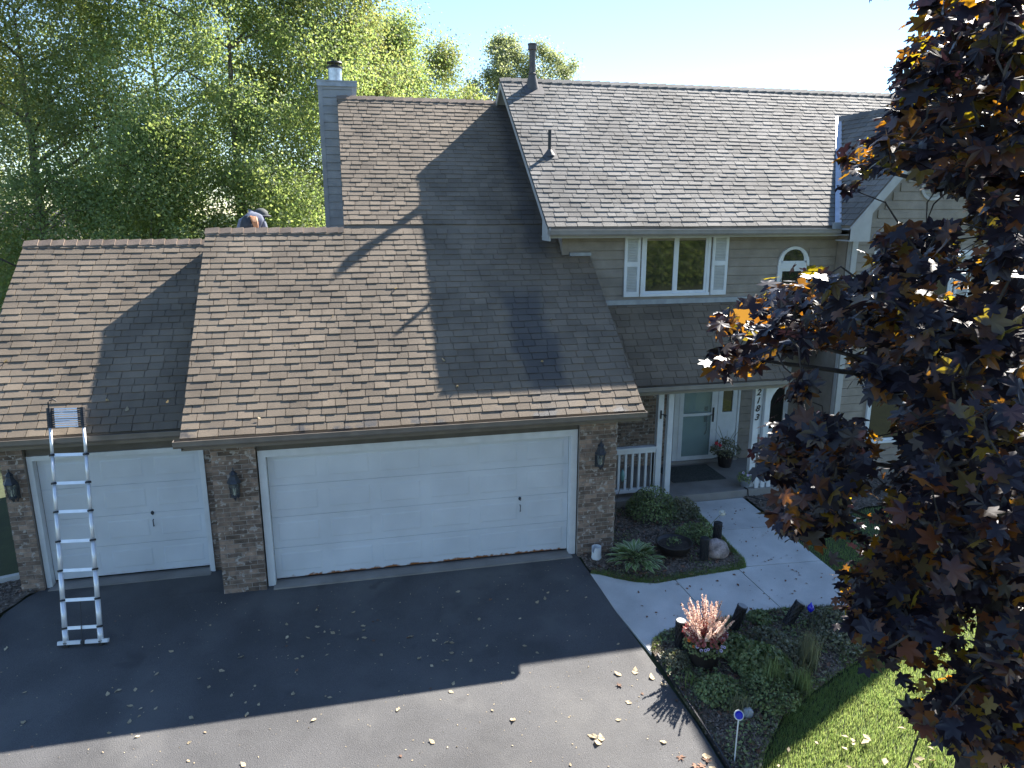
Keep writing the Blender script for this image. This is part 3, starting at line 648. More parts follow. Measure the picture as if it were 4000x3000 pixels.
# garage doors
def garage_door(x0, x1, y, z0, ztop, npan, label, hx):
    sec = (ztop-z0)/4; wd = (x1-x0)/npan
    d = MB().box(x0, x1, y+.012, y+.05, z0, ztop).build('garage_door', M_door, H); d['label'] = label
    for r in range(4):
        za, zb = z0+r*sec+.0035, z0+(r+1)*sec-.0035
        s = MB().box(x0, x1, y, y+.012, za, zb).build('door_section', M_door, d)
        for c in range(npan):
            a, b = x0+c*wd+.085, x0+(c+1)*wd-.085; q0, q1 = za+.11, zb-.09
            m2 = MB(); e = .022
            m2.add([(a, y, q0), (b, y, q0), (b, y, q1), (a, y, q1), (a+.006, y+.006, q0+.006), (b-.006, y+.006, q0+.006), (b-.006, y+.006, q1-.006), (a+.006, y+.006, q1-.006), (a+e, y-.0045, q0+e), (b-e, y-.0045, q0+e), (b-e, y-.0045, q1-e), (a+e, y-.0045, q1-e)],
                   [(8, 9, 10, 11)]+[(i, (i+1) % 4, 8+(i+1) % 4, 8+i) for i in range(4)])
            m2.v = [(x, yy-.0005, zz) for x, yy, zz in m2.v]; m2.build('raised_panel', M_door, d)
    zc = z0+1.02
    m3 = MB().lathe((0, 0, 0), [(.024, -.004), (.024, .012), (.014, .02), (.002, .022)], 14); m4 = MB(); m4.add([(hx+a, y-c, zc+b*1.3) for a, b, c in m3.v], m3.f)
    m4.tube([(hx, y-.02, zc), (hx+.012, y-.026, zc-.035)], [.009, .005], 6); m4.build('door_lock', M_iron, d)
    MB().tube([(hx+.004, y, zc-.115), (hx+.004, y-.035, zc-.12), (hx+.004, y-.035, zc-.225), (hx+.004, y, zc-.23)], .007, 6).build('door_handle', M_iron, d)
    return d
garage_door(.118, 4.988, .115, .045, 2.16, 6, 'white double garage door with raised panels and a rusty bottom edge', 4.14)
garage_door(-3.33, -.985, .83, .05, 2.10, 3, 'white single garage door with raised panels', -1.79)
def door_trim(x0, x1, y, yb, ztop, wd, z0=0):
    t = MB().box(x0, x1, y-.012, y+.02, ztop-wd, ztop).build('door_trim', M_white, H)
    for a, b, s in ((x0, x0+wd, 1), (x1-wd, x1, -1)):
        MB().box(a, b, y-.010, y+.02, z0, ztop-wd).build('jamb_casing', M_white, t)
        i0, i1 = (b-.03, b) if s > 0 else (a, a+.03)
        MB().box(i0, i1, y+.02, yb, z0, ztop-wd).build('jamb', M_white, t)
    MB().box(x0+wd-.03, x1-wd+.03, y+.02, yb, ztop-wd, ztop-wd+.03).build('jamb', M_white, t)
    return t
door_trim(.003, 5.103, -.01, .115, 2.268, .11); door_trim(-3.41, -.905, .70, .83, 2.19, .075)
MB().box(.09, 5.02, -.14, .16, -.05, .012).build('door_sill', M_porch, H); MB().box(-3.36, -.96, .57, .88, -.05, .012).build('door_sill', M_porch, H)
# windows
def window(x0, x1, z0, z1, y, n, label, shut=None):
    f = MB(); fw_ = .055
    f.box(x0, x1, y-.045, y+.02, z1-fw_, z1).box(x0-.015, x1+.015, y-.065, y+.02, z0, z0+fw_).box(x0, x0+fw_, y-.045, y+.02, z0+fw_, z1-fw_).box(x1-fw_, x1, y-.045, y+.02, z0+fw_, z1-fw_)
    W_ = f.build('window', M_white, H); W_['label'] = label; wd = (x1-x0-2*fw_)/n
    for k in range(n):
        a, b = x0+fw_+k*wd, x0+fw_+(k+1)*wd; s = MB(); t = .05
        s.box(a, b, y-.03, y+.015, z1-fw_-t, z1-fw_).box(a, b, y-.03, y+.015, z0+fw_, z0+fw_+t).box(a, a+t, y-.03, y+.015, z0+fw_+t, z1-fw_-t).box(b-t, b, y-.03, y+.015, z0+fw_+t, z1-fw_-t)
        s.build('sash', M_white, W_); MB().box(a+t-.004, b-t+.004, y-.008, y+.002, z0+fw_+t-.004, z1-fw_-t+.004).build('pane', G_dark, W_)
    for sx0, sx1 in shut or ():
        sh = MB(); q = .055; zm_ = (z0+z1)/2+.02
        for a, b, c, d in ((sx0, sx1, z1-.10, z1), (sx0, sx1, z0, z0+.10), (sx0+q, sx1-q, zm_-.045, zm_+.045), (sx0, sx0+q, z0+.10, z1-.10), (sx1-q, sx1, z0+.10, z1-.10)):
            sh.box(a, b, y-.055, y-.018, c, d)
        S_ = sh.build('shutter', M_white, H); MB().box(sx0+q, sx1-q, y-.024, y-.019, z0+.1, z1-.1).build('backing', M_trim, S_)
        for za, zb in ((z0+.10, zm_-.045), (zm_+.045, z1-.10)):
            zz_ = za+.016
            while zz_ < zb-.008:
                MB().obox(((sx0+sx1)/2, y-.040, zz_), sx1-sx0-2*q, .036, .006, (R(-42), 0, 0)).build('slat', M_white, S_); zz_ += .031
    return W_
window(7.19, 8.675, 4.135, 5.385, 2.575, 2, 'white double casement window on the upper floor', [(6.83, 7.155), (8.72, 9.065)])
window(12.55, 14.15, 3.55, 5.0, 2.095, 2, 'white window of the wing upper floor', [(12.12, 12.5), (14.2, 14.58)])
window(12.4, 14.3, .80, 2.15, 2.095, 2, 'white window of the wing ground floor')
window(10.62, 11.35, .75, 2.3, 3.425, 1, 'white window right of the front door')
# arched window
ax0, ax1, azb, azs = 10.232, 10.953, 3.99+.10, 4.735; ac, ar = (ax0+ax1)/2, (ax1-ax0)/2; y = 2.575
mb = MB(); N_ = 18
outer = [(ac+ar*math.cos(math.pi*i/N_), azs+ar*math.sin(math.pi*i/N_)) for i in range(N_+1)]; inner = [(ac+(ar-.06)*math.cos(math.pi*i/N_), azs+(ar-.06)*math.sin(math.pi*i/N_)) for i in range(N_+1)]
for i in range(N_):
    q = [outer[i], outer[i+1], inner[i+1], inner[i]]; mb.prism(q, 1, y-.045, y+.02)
mb.box(ax0, ax0+.06, y-.045, y+.02, azb, azs).box(ax1-.06, ax1, y-.045, y+.02, azb, azs).box(ax0+.06, ax1-.06, y-.05, y+.02, azs-.10, azs+.02).box(ax0-.02, ax1+.02, y-.06, y+.02, azb-.05, azb)
AW = mb.build('arched_window', M_white, H); AW['label'] = 'narrow white window with a round-arched top'
s = MB(); inn2 = [(ac+(ar-.11)*math.cos(math.pi*i/N_), azs+.06+(ar-.11)*math.sin(math.pi*i/N_)) for i in range(N_+1)]
for i in range(N_): s.prism([(inner[i][0], inner[i][1]), (inner[i+1][0], inner[i+1][1]), inn2[i+1], inn2[i]], 1, y-.03, y+.01)
s.box(ax0+.06, ax1-.06, y-.03, y+.01, azs+.02, azs+.06).box(ax0+.06, ax0+.11, y-.03, y+.01, azb, azs-.10).box(ax1-.11, ax1-.06, y-.03, y+.01, azb, azs-.10).box(ax0+.11, ax1-.11, y-.03, y+.01, azs-.15, azs-.10)
s.build('sash', M_white, AW)
MB().prism(inn2, 1, y-.006, y+.002).build('pane', G_dark, AW); MB().box(ax0+.11, ax1-.11, y-.006, y+.002, azb, azs-.15).build('pane', G_dark, AW)
# chimney chase
cx0, cx1, cy0, cy1, cz = 1.043, 1.897, 7.00, 8.05, 8.655
CH = MB().box(cx0+.03, cx1-.03, cy0+.03, cy1, 0, cz).build('chimney', M_siding2, H); CH['label'] = 'siding-clad chimney chase left of the tall roof'
boards(CH, c_(cx0+.09), c_(cx1-.09), cy0+.03, 4.4, cz, .178, M_siding2)
for a in (cx0, cx1-.10): MB().box(a, a+.10, cy0, cy0+.03, 0, cz).build('corner_board', M_siding2, CH)
MB().box(cx0-.02, cx1+.02, cy0-.025, cy1+.02, cz-.10, cz+.0).box(cx0-.03, cx1+.03, cy0-.04, cy1+.03, cz, cz+.025).build('chimney_cap', M_lead, CH)
fl = MB().lathe((1.44, 7.45, cz+.02), [(.165, 0), (.165, .02), (.155, .02), (.155, .30), (.16, .30), (.16, .33), (.155, .33)], 26).build('flue_pipe', M_galv, CH, smooth=False)
mb = MB().lathe((1.44, 7.45, cz+.35), [(.155, 0), (.185, .0), (.185, .03), (.13, .06), (.10, .06), (.10, .0)], 26, cap=False); mb.lathe((1.44, 7.45, cz+.47), [(.02, .035), (.17, .02), (.18, 0), (.17, -.015), (.02, 0)], 26)
for k in range(8):
    a = k*math.pi/4; mb.bar((1.44+.165*math.cos(a), 7.45+.165*math.sin(a), cz+.37), (1.44+.165*math.cos(a), 7.45+.165*math.sin(a), cz+.47), .014)
mb.build('flue_cap', M_black, CH)
# roof flue and vent pipe
fx, fy = 5.83, 6.10; fz = zm(fy)
FV = MB().lathe((fx, fy, fz-.10), [(.16, 0), (.15, .06), (.085, .36), (.075, .36)], 22).build('roof_flue', M_flue, H); FV['label'] = 'tall dark flue near the main ridge'
MB().lathe((fx, fy, fz+.24), [(.072, 0), (.072, .56)], 18).build('flue_pipe', M_flue, FV)
MB().lathe((fx, fy, fz+.26), [(.10, 0), (.10, .015), (.074, .03)], 18).build('storm_collar', M_flue, FV)
mb = MB().lathe((fx, fy, fz+.76), [(.072, 0), (.105, .015), (.105, .03), (.098, .03), (.098, .115), (.108, .115), (.108, .145), (.05, .16)], 22); mb.build('flue_cap', M_flue, FV)
mb = MB(); mb.hexa([Vector((fx-.22, fy-.3, zm(fy-.3)+.016)), Vector((fx+.24, fy-.3, zm(fy-.3)+.016)), Vector((fx+.24, fy+.2, zm(fy+.2)+.016)), Vector((fx-.22, fy+.2, zm(fy+.2)+.016)), Vector((fx-.22, fy-.3, zm(fy-.3)+.022)), Vector((fx+.24, fy-.3, zm(fy-.3)+.022)), Vector((fx+.24, fy+.2, zm(fy+.2)+.022)), Vector((fx-.22, fy+.2, zm(fy+.2)+.022))]); mb.build('base_flashing', M_flue, FV)
vx_, vy_ = 5.66, 3.95; vz_ = zm(vy_)
VP = MB().lathe((vx_, vy_, vz_-.05), [(.13, 0), (.12, .03), (.055, .12), (.042, .14)], 18).build('vent_pipe', M_flue, H); VP['label'] = 'short dark plumbing vent on the main roof'
MB().lathe((vx_, vy_, vz_+.08), [(.034, 0), (.034, .40), (.026, .40), (.026, .3)], 14).build('pipe', M_black, VP)
mb = MB(); mb.hexa([Vector((vx_+a, vy_+b, zm(vy_+b)+h)) for h in (.016, .022) for a, b in ((-.15, -.16), (.15, -.16), (.15, .14), (-.15, .14))]); mb.build('base_flashing', M_flue, VP)
# porch
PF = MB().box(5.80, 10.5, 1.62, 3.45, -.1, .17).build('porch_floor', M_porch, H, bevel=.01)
MB().box(5.80, 9.98, 1.735, 1.86, 2.39, 2.42).box(5.80, 9.98, 1.735, 1.86, 2.30+.0, 2.389).build('porch_beam', M_gutter2, H)
def post(x0, x1, label=None):
    o = MB().box(x0, x1, 1.745, 1.86, .17, 2.30).build('porch_post', M_white, H, bevel=.004)
    if label: o['label'] = label
    return o
post(7.345, 7.462); pgate = post(7.565, 7.680); pnum = post(9.46, 9.585, 'porch post with the house number'); post(9.70, 9.82)
mb = MB(); mb.box(7.345+.045, 7.345+.07, 1.725, 1.744, 1.80, 1.97).tube([(7.40, 1.73, 1.89), (7.43, 1.69, 1.90), (7.50, 1.68, 1.87)], .008, 6).tube([(7.43, 1.69, 1.90), (7.47, 1.66, 1.84)], .012, 6); mb.build('post_hook', M_black, H)
mb = MB()
for zt, zb_ in ((2.05, 2.30),):
    mb.prism([(9.82, 2.29), (10.02, 2.29), (9.96, 2.24), (9.88, 2.12), (9.82, 1.95)], 1, 1.78, 1.82)
mb.build('post_bracket', M_white, H)
for ch, zc in (('2', 2.325), ('1', 2.155), ('8', 1.985), ('3', 1.80)):
    cu = bpy.data.curves.new('house_number', 'FONT'); cu.body = ch; cu.size = .185; cu.extrude = .004; cu.shear = .28; cu.offset = .0035; cu.align_x = 'CENTER'
    cu.materials.append(M_black); ob = bpy.data.objects.new('number_curve', cu); COL.objects.link(ob); bpy.context.view_layer.update()
    me = bpy.data.meshes.new_from_object(ob.evaluated_get(bpy.context.evaluated_depsgraph_get())); bpy.data.objects.remove(ob)
    o = link('house_number', me, pnum)
    o.location = Vector((9.522, 1.738, zc-.165+.0))-wloc(pnum); o.rotation_euler = (R(90), 0, 0)
RLG = MB().box(5.79, 7.34, 1.73, 1.87, 1.185, 1.225).box(5.79, 7.34, 1.755, 1.845, 1.10, 1.184).box(5.79, 7.34, 1.755, 1.845, .27, .345).build('porch_railing', M_white, H)
for k in range(11):
    x = 5.86+k*.1435
    MB().box(x-.022, x+.022, 1.775, 1.82, .345, 1.10).build('baluster', M_white, RLG)
MB().box(7.26, 7.342, 1.775, 1.82, .345, 1.10).build('half_post', M_white, RLG)
# front door
dy = 3.43
FD = MB().box(8.50, 8.62, dy-.02, dy+.15, .17, 2.25).box(9.50, 9.565, dy-.02, dy+.15, .17, 2.25).box(8.50, 9.565, dy-.02, dy+.15, 2.25, 2.32).build('front_door', M_white, H); FD['label'] = 'white front door behind a full-view storm door'
MB().box(8.62, 9.50, dy+.08, dy+.12, .19, 2.25).build('inner_door', M_white, FD)
mb = MB(); mb.box(8.62, 8.72, dy-.03, dy+.0, .20, 2.25).box(9.41, 9.50, dy-.03, dy, .20, 2.25).box(8.72, 9.41, dy-.03, dy, .20, .33).box(8.72, 9.41, dy-.03, dy, 2.15, 2.25).box(8.72, 9.41, dy-.03, dy, 1.28, 1.34)
SDr = mb.build('storm_door', M_white, FD)
MB().box(8.715, 9.415, dy-.018, dy-.012, .325, 1.285).build('pane', G_storm, FD); MB().box(8.715, 9.415, dy-.018, dy-.012, 1.335, 2.155).build('pane', G_storm, FD)
mb = MB().box(9.435, 9.475, dy-.045, dy-.031, 1.12, 1.46); mb.tube([(9.455, dy-.04, 1.30), (9.45, dy-.085, 1.30), (9.36, dy-.085, 1.30)], .01, 6); mb.build('storm_handle', M_black, FD)
mb = MB(); hx = 9.33
mb.box(hx-.035, hx+.035, dy+.06, dy+.079, 1.36, 1.46).box(hx-.035, hx+.035, dy+.06, dy+.079, 1.10, 1.26)
mb.tube([(hx, dy+.07, 1.12), (hx+.01, dy+.03, 1.08), (hx+.02, dy+.025, .95), (hx, dy+.05, .82), (hx-.01, dy+.075, .80)], .013, 7).build('grip_handle', M_black, FD)
SL = MB().box(9.57, 9.68, dy-.03, dy+.05, .25, 2.32).box(9.68, 9.93, dy-.03, dy+.05, .25, 1.33).box(9.68, 9.93, dy-.03, dy+.05, 2.2, 2.32).box(9.93, 10.05, dy-.03, dy+.05, .25, 2.32).box(10.05, 10.10, dy-.06, dy+.0, .25, 2.32).build('side_light', M_white, H)
MB().box(9.675, 9.935, dy+.0, dy+.01, 1.32, 2.21).build('pane', G_dark, SL)
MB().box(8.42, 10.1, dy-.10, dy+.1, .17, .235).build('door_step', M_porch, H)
# downspout beside the wing, running out over the lawn
MB().box(9.85, 10.75, .02, .12, .03, .10).build('downspout', M_white, H)
# ================================================================ wall lanterns
def lantern(x, yw, zb, label):
    t = empty('wall_lantern', (x, yw, zb+.22), label, 'wall light', 'coach lanterns on the garage brickwork'); yc = yw-.125; n = 6
    MB().lathe((x, yc, zb+.02), [(.045, 0), (.062, .0), (.062, .02), (.05, .03)], n).lathe((x, yc, zb-.02), [(.004, -.03), (.014, -.01), (.03, .02), (.045, .04)], n).build('base', M_iron, t)
    mb = MB()
    for k in range(n):
        a = 2*math.pi*k/n; b = 2*math.pi*(k+1)/n
        mb.bar((x+.058*math.cos(a), yc+.058*math.sin(a), zb+.04), (x+.078*math.cos(a), yc+.078*math.sin(a), zb+.24), .009)
    for k in (3, 4, 5):
        a = 2*math.pi*k/n; b = 2*math.pi*(k+1)/n
        mb.bar((x+.06*math.cos(a), yc+.06*math.sin(a), zb+.05), (x+.078*math.cos(b), yc+.078*math.sin(b), zb+.235), .005)
    mb.build('cage', M_iron, t)
    MB().lathe((x, yc, zb+.05), [(.053, 0), (.071, .185)], n, cap=False).build('glass', G_lamp, t)
    mb = MB()
    for k in range(3):
        a = k*2.1+.5; mb.tube([(x+.02*math.cos(a), yc+.02*math.sin(a), zb+.04), (x+.02*math.cos(a), yc+.02*math.sin(a), zb+.15)], .009, 6)
    mb.build('candle_tubes', M_cream, t)
    MB().lathe((x, yc, zb+.24), [(.10, 0), (.105, .012), (.085, .04), (.055, .10), (.05, .13), (.062, .14), (.03, .18), (.008, .20), (.014, .215), (.004, .245)], n).build('roof', M_iron, t)
    mb = MB().obox((x, yw-.006, zb+.10), .11, .02, .26, (0, 0, 0)); mb.tube([(x, yw-.01, zb+.16), (x, yw-.05, zb+.30), (x, yw-.09, zb+.36), (x, yc, zb+.38)], .012, 6); mb.tube([(x+.03, yw-.01, zb-.02), (x+.05, yc+.02, zb-.05), (x+.04, yc+.0, zb+.02)], .006, 5)
    mb.build('bracket', M_iron, t)
lantern(-.335, -.10, 1.62, 'dark coach lantern on the brick pillar between the two garage doors')
lantern(5.445, -.10, 1.64, 'dark coach lantern on the brick pillar beside the porch railing')
lantern(-3.585, .62, 1.60, 'dark coach lantern on the brick pillar left of the single door')
# ================================================================ ladder
LD = empty('telescopic_ladder', (-2.38, -.98, gz(-.98)), 'silver telescopic ladder with black collars leaning on the single garage gutter', 'ladder')
Lf, Rf = Vector((-2.608, -.965, gz(-.965)+.035)), Vector((-2.152, -1.005, gz(-1.0)+.035))
dl = Vector((-.232, 1.175, 2.70)).normalized(); dr = Vector((-.235, 1.175, 2.70)).normalized(); LT = 3.34
rung_s = [.217, .60, 1.01, 1.42, 1.84, 2.25, 2.66]
xdir = (Rf-Lf).normalized(); nd = xdir.cross(dl).normalized()
segs = [0.0]+rung_s+[3.06]
for A, dd in ((Lf, dl), (Rf, dr)):
    for i in range(len(segs)-1):
        r = .037-.0022*i
        MB().tube([A+dd*segs[i], A+dd*segs[i+1]], r, 14).build('stile_section', M_alu, LD, smooth=True)
for s in rung_s:
    a, b = Lf+dl*s, Rf+dr*s
    MB().bar(a+xdir*.03, b-xdir*.03, .045, .028, nd).build('rung', M_alu, LD)
    for q, dd, sg in ((a, dl, 1), (b, dr, -1)):
        MB().tube([q-dd*.013, q+dd*.013], .042, 14).bar(q+xdir*sg*.03, q+xdir*sg*.09, .04, .024, nd).build('collar', M_black, LD)
for k in range(9):
    s = 3.075+k*.033; a, b = Lf+dl*s, Rf+dr*s
    MB().bar(a+xdir*.02, b-xdir*.02, .018, .013, nd).build('rung', M_alu, LD)
    for q, dd, sg in ((a, dl, 1), (b, dr, -1)):
        MB().tube([q-dd*.014, q+dd*.014], .036, 12).bar(q+xdir*sg*.03, q+xdir*sg*.07, .024, .016, nd).build('collar', M_black, LD)
MB().bar(Lf-xdir*.10+dl*.02, (Lf+Rf)/2-xdir*.03+dl*.02, .05, .06, nd).bar((Lf+Rf)/2+xdir*.03+dr*.02, Rf+xdir*.10+dr*.02, .05, .06, nd).build('stabiliser_bar', M_white, LD)
MB().bar((Lf+Rf)/2-xdir*.03+dl*.02, (Lf+Rf)/2+xdir*.03+dl*.02, .04, .045, nd).bar((Lf+Rf)/2+dl*.0-Vector((0, .06, 0)), (Lf+Rf)/2+dl*.62, .012, .006, nd).build('centre_strap', M_black, LD)
hk = Lf+dl*LT; MB().tube([hk, hk+Vector((0, 0, .10)), hk+Vector((.02, .02, .125)), hk+Vector((.06, .04, .13)), hk+Vector((.09, .05, .10))], .010, 8).build('hook', M_black, LD)
for A, dd in ((Lf, dl), (Rf, dr)): MB().tube([A-Vector((0, 0, .045)), A+dd*.03], .041, 12).build('foot', M_black, LD)
# ================================================================ person behind the ridge
PB0 = Vector((-.27, 3.80, zpl(gry)-(3.80-gry)*SLP+.12))
PR = empty('person', PB0, 'person in a blue-grey jacket and dark vest bending over behind the garage ridge', 'person')
def skin_mesh(name, joints, edges, m, parent, sub=2):
    me = bpy.data.meshes.new(name); o0 = wloc(parent)
    me.from_pydata([tuple(Vector(j[0])-o0) for j in joints], edges, []); me.materials.append(m)
    o = link(name, me, parent); md = o.modifiers.new('skin', 'SKIN')
    for i, j in enumerate(joints):
        sv = me.skin_vertices[0].data[i]; sv.radius = j[1] if isinstance(j[1], tuple) else (j[1], j[1])
    me.skin_vertices[0].data[0].use_root = True
    s = o.modifiers.new('sub', 'SUBSURF'); s.levels = sub; s.render_levels = sub
    md.use_smooth_shade = True
    return o
b = PB0
def q(x, y, z): return b+Vector((x, y, z))
# folded forward, back towards the street, head down to the right
J = [(q(0, .02, .26), (.17, .15)), (q(.01, -.02, .42), (.19, .15)), (q(.03, .06, .58), (.20, .15)), (q(.07, .17, .66), (.13, .12)), (q(.12, .25, .66), (.07, .07)), (q(.18, .30, .66), (.10, .10)),
     (q(-.17, .10, .52), (.085, .085)), (q(-.235, .04, .30), (.075, .075)), (q(-.22, .12, .10), (.05, .05)),
     (q(.22, .10, .52), (.085, .085)), (q(.275, .03, .32), (.072, .072)), (q(.29, .03, .14), (.05, .05)),
     (q(-.10, .10, .17), (.11, .11)), (q(-.16, -.12, .12), (.085, .085)), (q(-.15, .12, -.10), (.06, .06)), (q(-.15, .04, -.17), (.045, .04)),
     (q(.11, .10, .17), (.11, .11)), (q(.16, -.12, .12), (.085, .085)), (q(.16, .12, -.10), (.06, .06)), (q(.16, .04, -.17), (.045, .04))]
skin_mesh('body', J, [(0, 1), (1, 2), (2, 3), (3, 4), (4, 5), (2, 6), (6, 7), (7, 8), (2, 9), (9, 10), (10, 11), (0, 12), (12, 13), (13, 14), (14, 15), (0, 16), (16, 17), (17, 18), (18, 19)], M_jacket, PR)
mb = MB()
def shell(mb, c, rx, ry, rz, u0, u1, v0, v1, nu=14, nv=8):
    vs = [(c[0]+rx*math.cos(u)*math.cos(v), c[1]+ry*math.sin(u)*math.cos(v), c[2]+rz*math.sin(v)) for v in np.linspace(v0, v1, nv) for u in np.linspace(u0, u1, nu)]
    mb.add(vs, [(i*nu+j, i*nu+j+1, (i+1)*nu+j+1, (i+1)*nu+j) for i in range(nv-1) for j in range(nu-1)])
shell(mb, q(-.045, .02, .36), .165, .20, .30, R(190), R(350), R(-75), R(70)); mb.build('vest', M_vest, PR, smooth=True)
MB().obox(q(.045, -.180, .40), .055, .012, .022, (0, 0, R(15))).build('pink_mark', M_pink, PR)
mb = MB()
for k in range(7):
    f = k/6; mb.tube([q(-.10+.28*f*.5, .10, .60+.02*math.sin(k)), q(.02+.10*f, -.06, .62-.02*f), q(.07+.07*f, -.135, .52), q(.10+.05*f, -.165, .40-.06*f), q(.115+.02*f, -.16, .24)], [.02, .026, .026, .020, .008], 7)
mb.build('hair', M_hair, PR, smooth=True)
mb = MB(); shell(mb, q(.19, .26, .66), .145, .15, .13, 0, 2*math.pi, R(-15), R(88), 20, 8); shell(mb, q(.25, .20, .63), .15, .14, .03, 0, 2*math.pi, R(-80), R(80), 18, 6)
mb.build('cap', M_cap2, PR, smooth=True)
MB().lathe(q(.295, .0, .10), [(.02, 0), (.036, .02), (.03, .06)], 10).build('glove', M_pink, PR)
# ================================================================ bed objects
def P(x, y, dz=0.): return Vector((x, y, gz(y)+dz))
# white broken bucket
t = empty('plastic_bucket', P(5.41, -.26), 'white broken plastic bucket at the foot of the right brick pillar', 'bucket')
mb = MB(); n = 28; c = P(5.41, -.26, .02); r = .082
for i in range(n):
    a, b2 = 2*math.pi*i/n+.4, 2*math.pi*(i+1)/n+.4
    def hgt(an):
        dv = (an-R(205)+math.pi) % (2*math.pi)-math.pi
        return .13 if abs(dv) < .38 else .225
    h0, h1 = hgt(a+.01), hgt(b2-.01)
    pts = []
    for rr in (r, r-.006):
        pts.append([(c.x+rr*math.cos(x), c.y+rr*math.sin(x)) for x in (a, b2)])
    (o0, o1), (i0, i1) = pts
    mb.hexa([(o0[0], o0[1], c.z), (o1[0], o1[1], c.z), (i1[0], i1[1], c.z), (i0[0], i0[1], c.z), (o0[0], o0[1], c.z+h0), (o1[0], o1[1], c.z+h1), (i1[0], i1[1], c.z+h1), (i0[0], i0[1], c.z+h0)])
mb.build('wall', M_white, t); MB().lathe(c, [(r-.004, .0), (r-.004, .012)], 28).build('bottom', M_white, t); MB().lathe(c, [(r+.0, .022), (r+.006, .022), (r+.006, .034), (r, .034)], 28, cap=False).build('rim', M_white, t)
# dark bowl planter
c = P(6.80, -.36, .01)
t = empty('bowl_planter', c, 'dark shallow bowl planter with sparse seedlings in the mulch bed', 'planter')
MB().lathe(c, [(.15, 0), (.24, .05), (.29, .15), (.31, .21), (.325, .23), (.30, .23), (.285, .19), (.2, .17)], 30, cap=True).build('bowl', M_pot, t, smooth=True)
MB().lathe(c, [(.0, .19), (.27, .185)], 24, cap=False).build('soil', M_soil, t)
def leafy(name, parent, c, rad, hgt, n, size, m, kind=None, up=.6, flat=1., base=LEAF4, droop=0.):
    c = np.array(c); a = RNG.random(n)*2*np.pi; rr = rad*np.sqrt(RNG.random(n)); zz = RNG.random(n)
    Pp = np.stack([c[0]+rr*np.cos(a), c[1]+rr*np.sin(a), c[2]+hgt*(1-(rr/rad)**2*.7)*(zz**.6)], 1)
    nr = RNG.normal(size=(n, 3))*.6; nr[:, 2] += up; nr[:, 0] += np.cos(a)*.5*rr/rad; nr[:, 1] += np.sin(a)*.5*rr/rad
    S = size*(.6+.8*RNG.random(n)); return scatter(name, base[0], base[1], Pp, rots(nr, RNG.random(n)*6.28), S*flat, m, parent, kind)
leafy('seedling', t, c+Vector((0, 0, .19)), .14, .14, 60, .05, M_plant)
# fern-like shrubs along the railing
def bush(name, x, y, rad, hgt, n, size, m, label, cat, group=None, stems=8):
    c = P(x, y, .02); t = empty(name, c, label, cat, group)
    mb = MB()
    for k in range(stems):
        a = rnd(0, 6.28); rr = rad*rnd(.2, .8); mb.tube([c, c+Vector((rr*.4*math.cos(a), rr*.4*math.sin(a), hgt*.5)), c+Vector((rr*math.cos(a), rr*math.sin(a), hgt*rnd(.7, 1)))], [.005, .004, .002], 5)
    mb.build('stems', M_bark, t); leafy('foliage', t, c, rad, hgt, n, size, m, 'stuff'); return t
bush('shrub', 7.05, 1.15, .52, .62, 2600, .045, M_plant, 'loose green shrub below the porch railing', 'shrub')
bush('shrub', 7.62, 1.02, .36, .40, 1300, .045, M_plantb, 'small olive shrub at the corner of the bed near the porch step', 'shrub')
bush('leafy_plant', 7.38, .05, .33, .30, 1200, .04, M_plant, 'feathery light green plant behind the dark bowl planter', 'plant')
# hosta
c = P(5.98, -.60, .03); HO = empty('hosta', c, 'large hosta with white-edged drooping leaves by the brick pillar', 'plant')
hv, hf, hm = [], [], []
nl = 6
for i in range(nl+1):
    f = i/nl; wd = .30*math.sin(math.pi*min(f*.92+.08, 1))**.8*(1-.25*f)*.55; zz = .10*math.sin(f*2.2)-.24*f*f
    for s, k in ((-1, 1.), (-1, .72), (0, 0), (1, .72), (1, 1.)): hv.append((s*k*wd if s else 0, f, zz+(abs(k) if s else 0)*.04))
for i in range(nl):
    for j in range(4):
        a = i*5+j; hf += [(a, a+1, a+6), (a, a+6, a+5)]; hm += [1 if j in (0, 3) else 0]*2
n = 165; ang = RNG.random(n)*6.28; ring = RNG.random(n)
dirs = np.stack([np.cos(ang), np.sin(ang), .95-ring*1.0], 1); dirs /= np.linalg.norm(dirs, axis=1, keepdims=True)
side = np.stack([-np.sin(ang), np.cos(ang), RNG.normal(size=n)*.25], 1); side /= np.linalg.norm(side, axis=1, keepdims=True)
nz_ = np.cross(side, dirs)*-1; nz_ = np.where(nz_[:, 2:3] < 0, -nz_, nz_); side = np.cross(dirs, nz_)
Rm = np.stack([side, dirs, nz_], 2)
Pp = np.array(c)[None]+np.stack([np.cos(ang), np.sin(ang), np.zeros(n)], 1)*(.05+.27*ring[:, None])+np.array([[0, 0, 1]])*(.05+.20*(1-ring[:, None]*.7))
scatter('leaves', hv, hf, Pp, Rm, .17+.09*RNG.random(n), [M_hosta, M_hostaw], HO, None, hm)
mb = MB()
for k in range(26):
    a = rnd(0, 6.28); rr = rnd(.08, .26); mb.tube([c-Vector((0, 0, .02)), c+Vector((rr*.5*math.cos(a), rr*.5*math.sin(a), .14)), c+Vector((rr*math.cos(a), rr*math.sin(a), .20))], .004, 5)
mb.build('stalks', M_plant, HO)
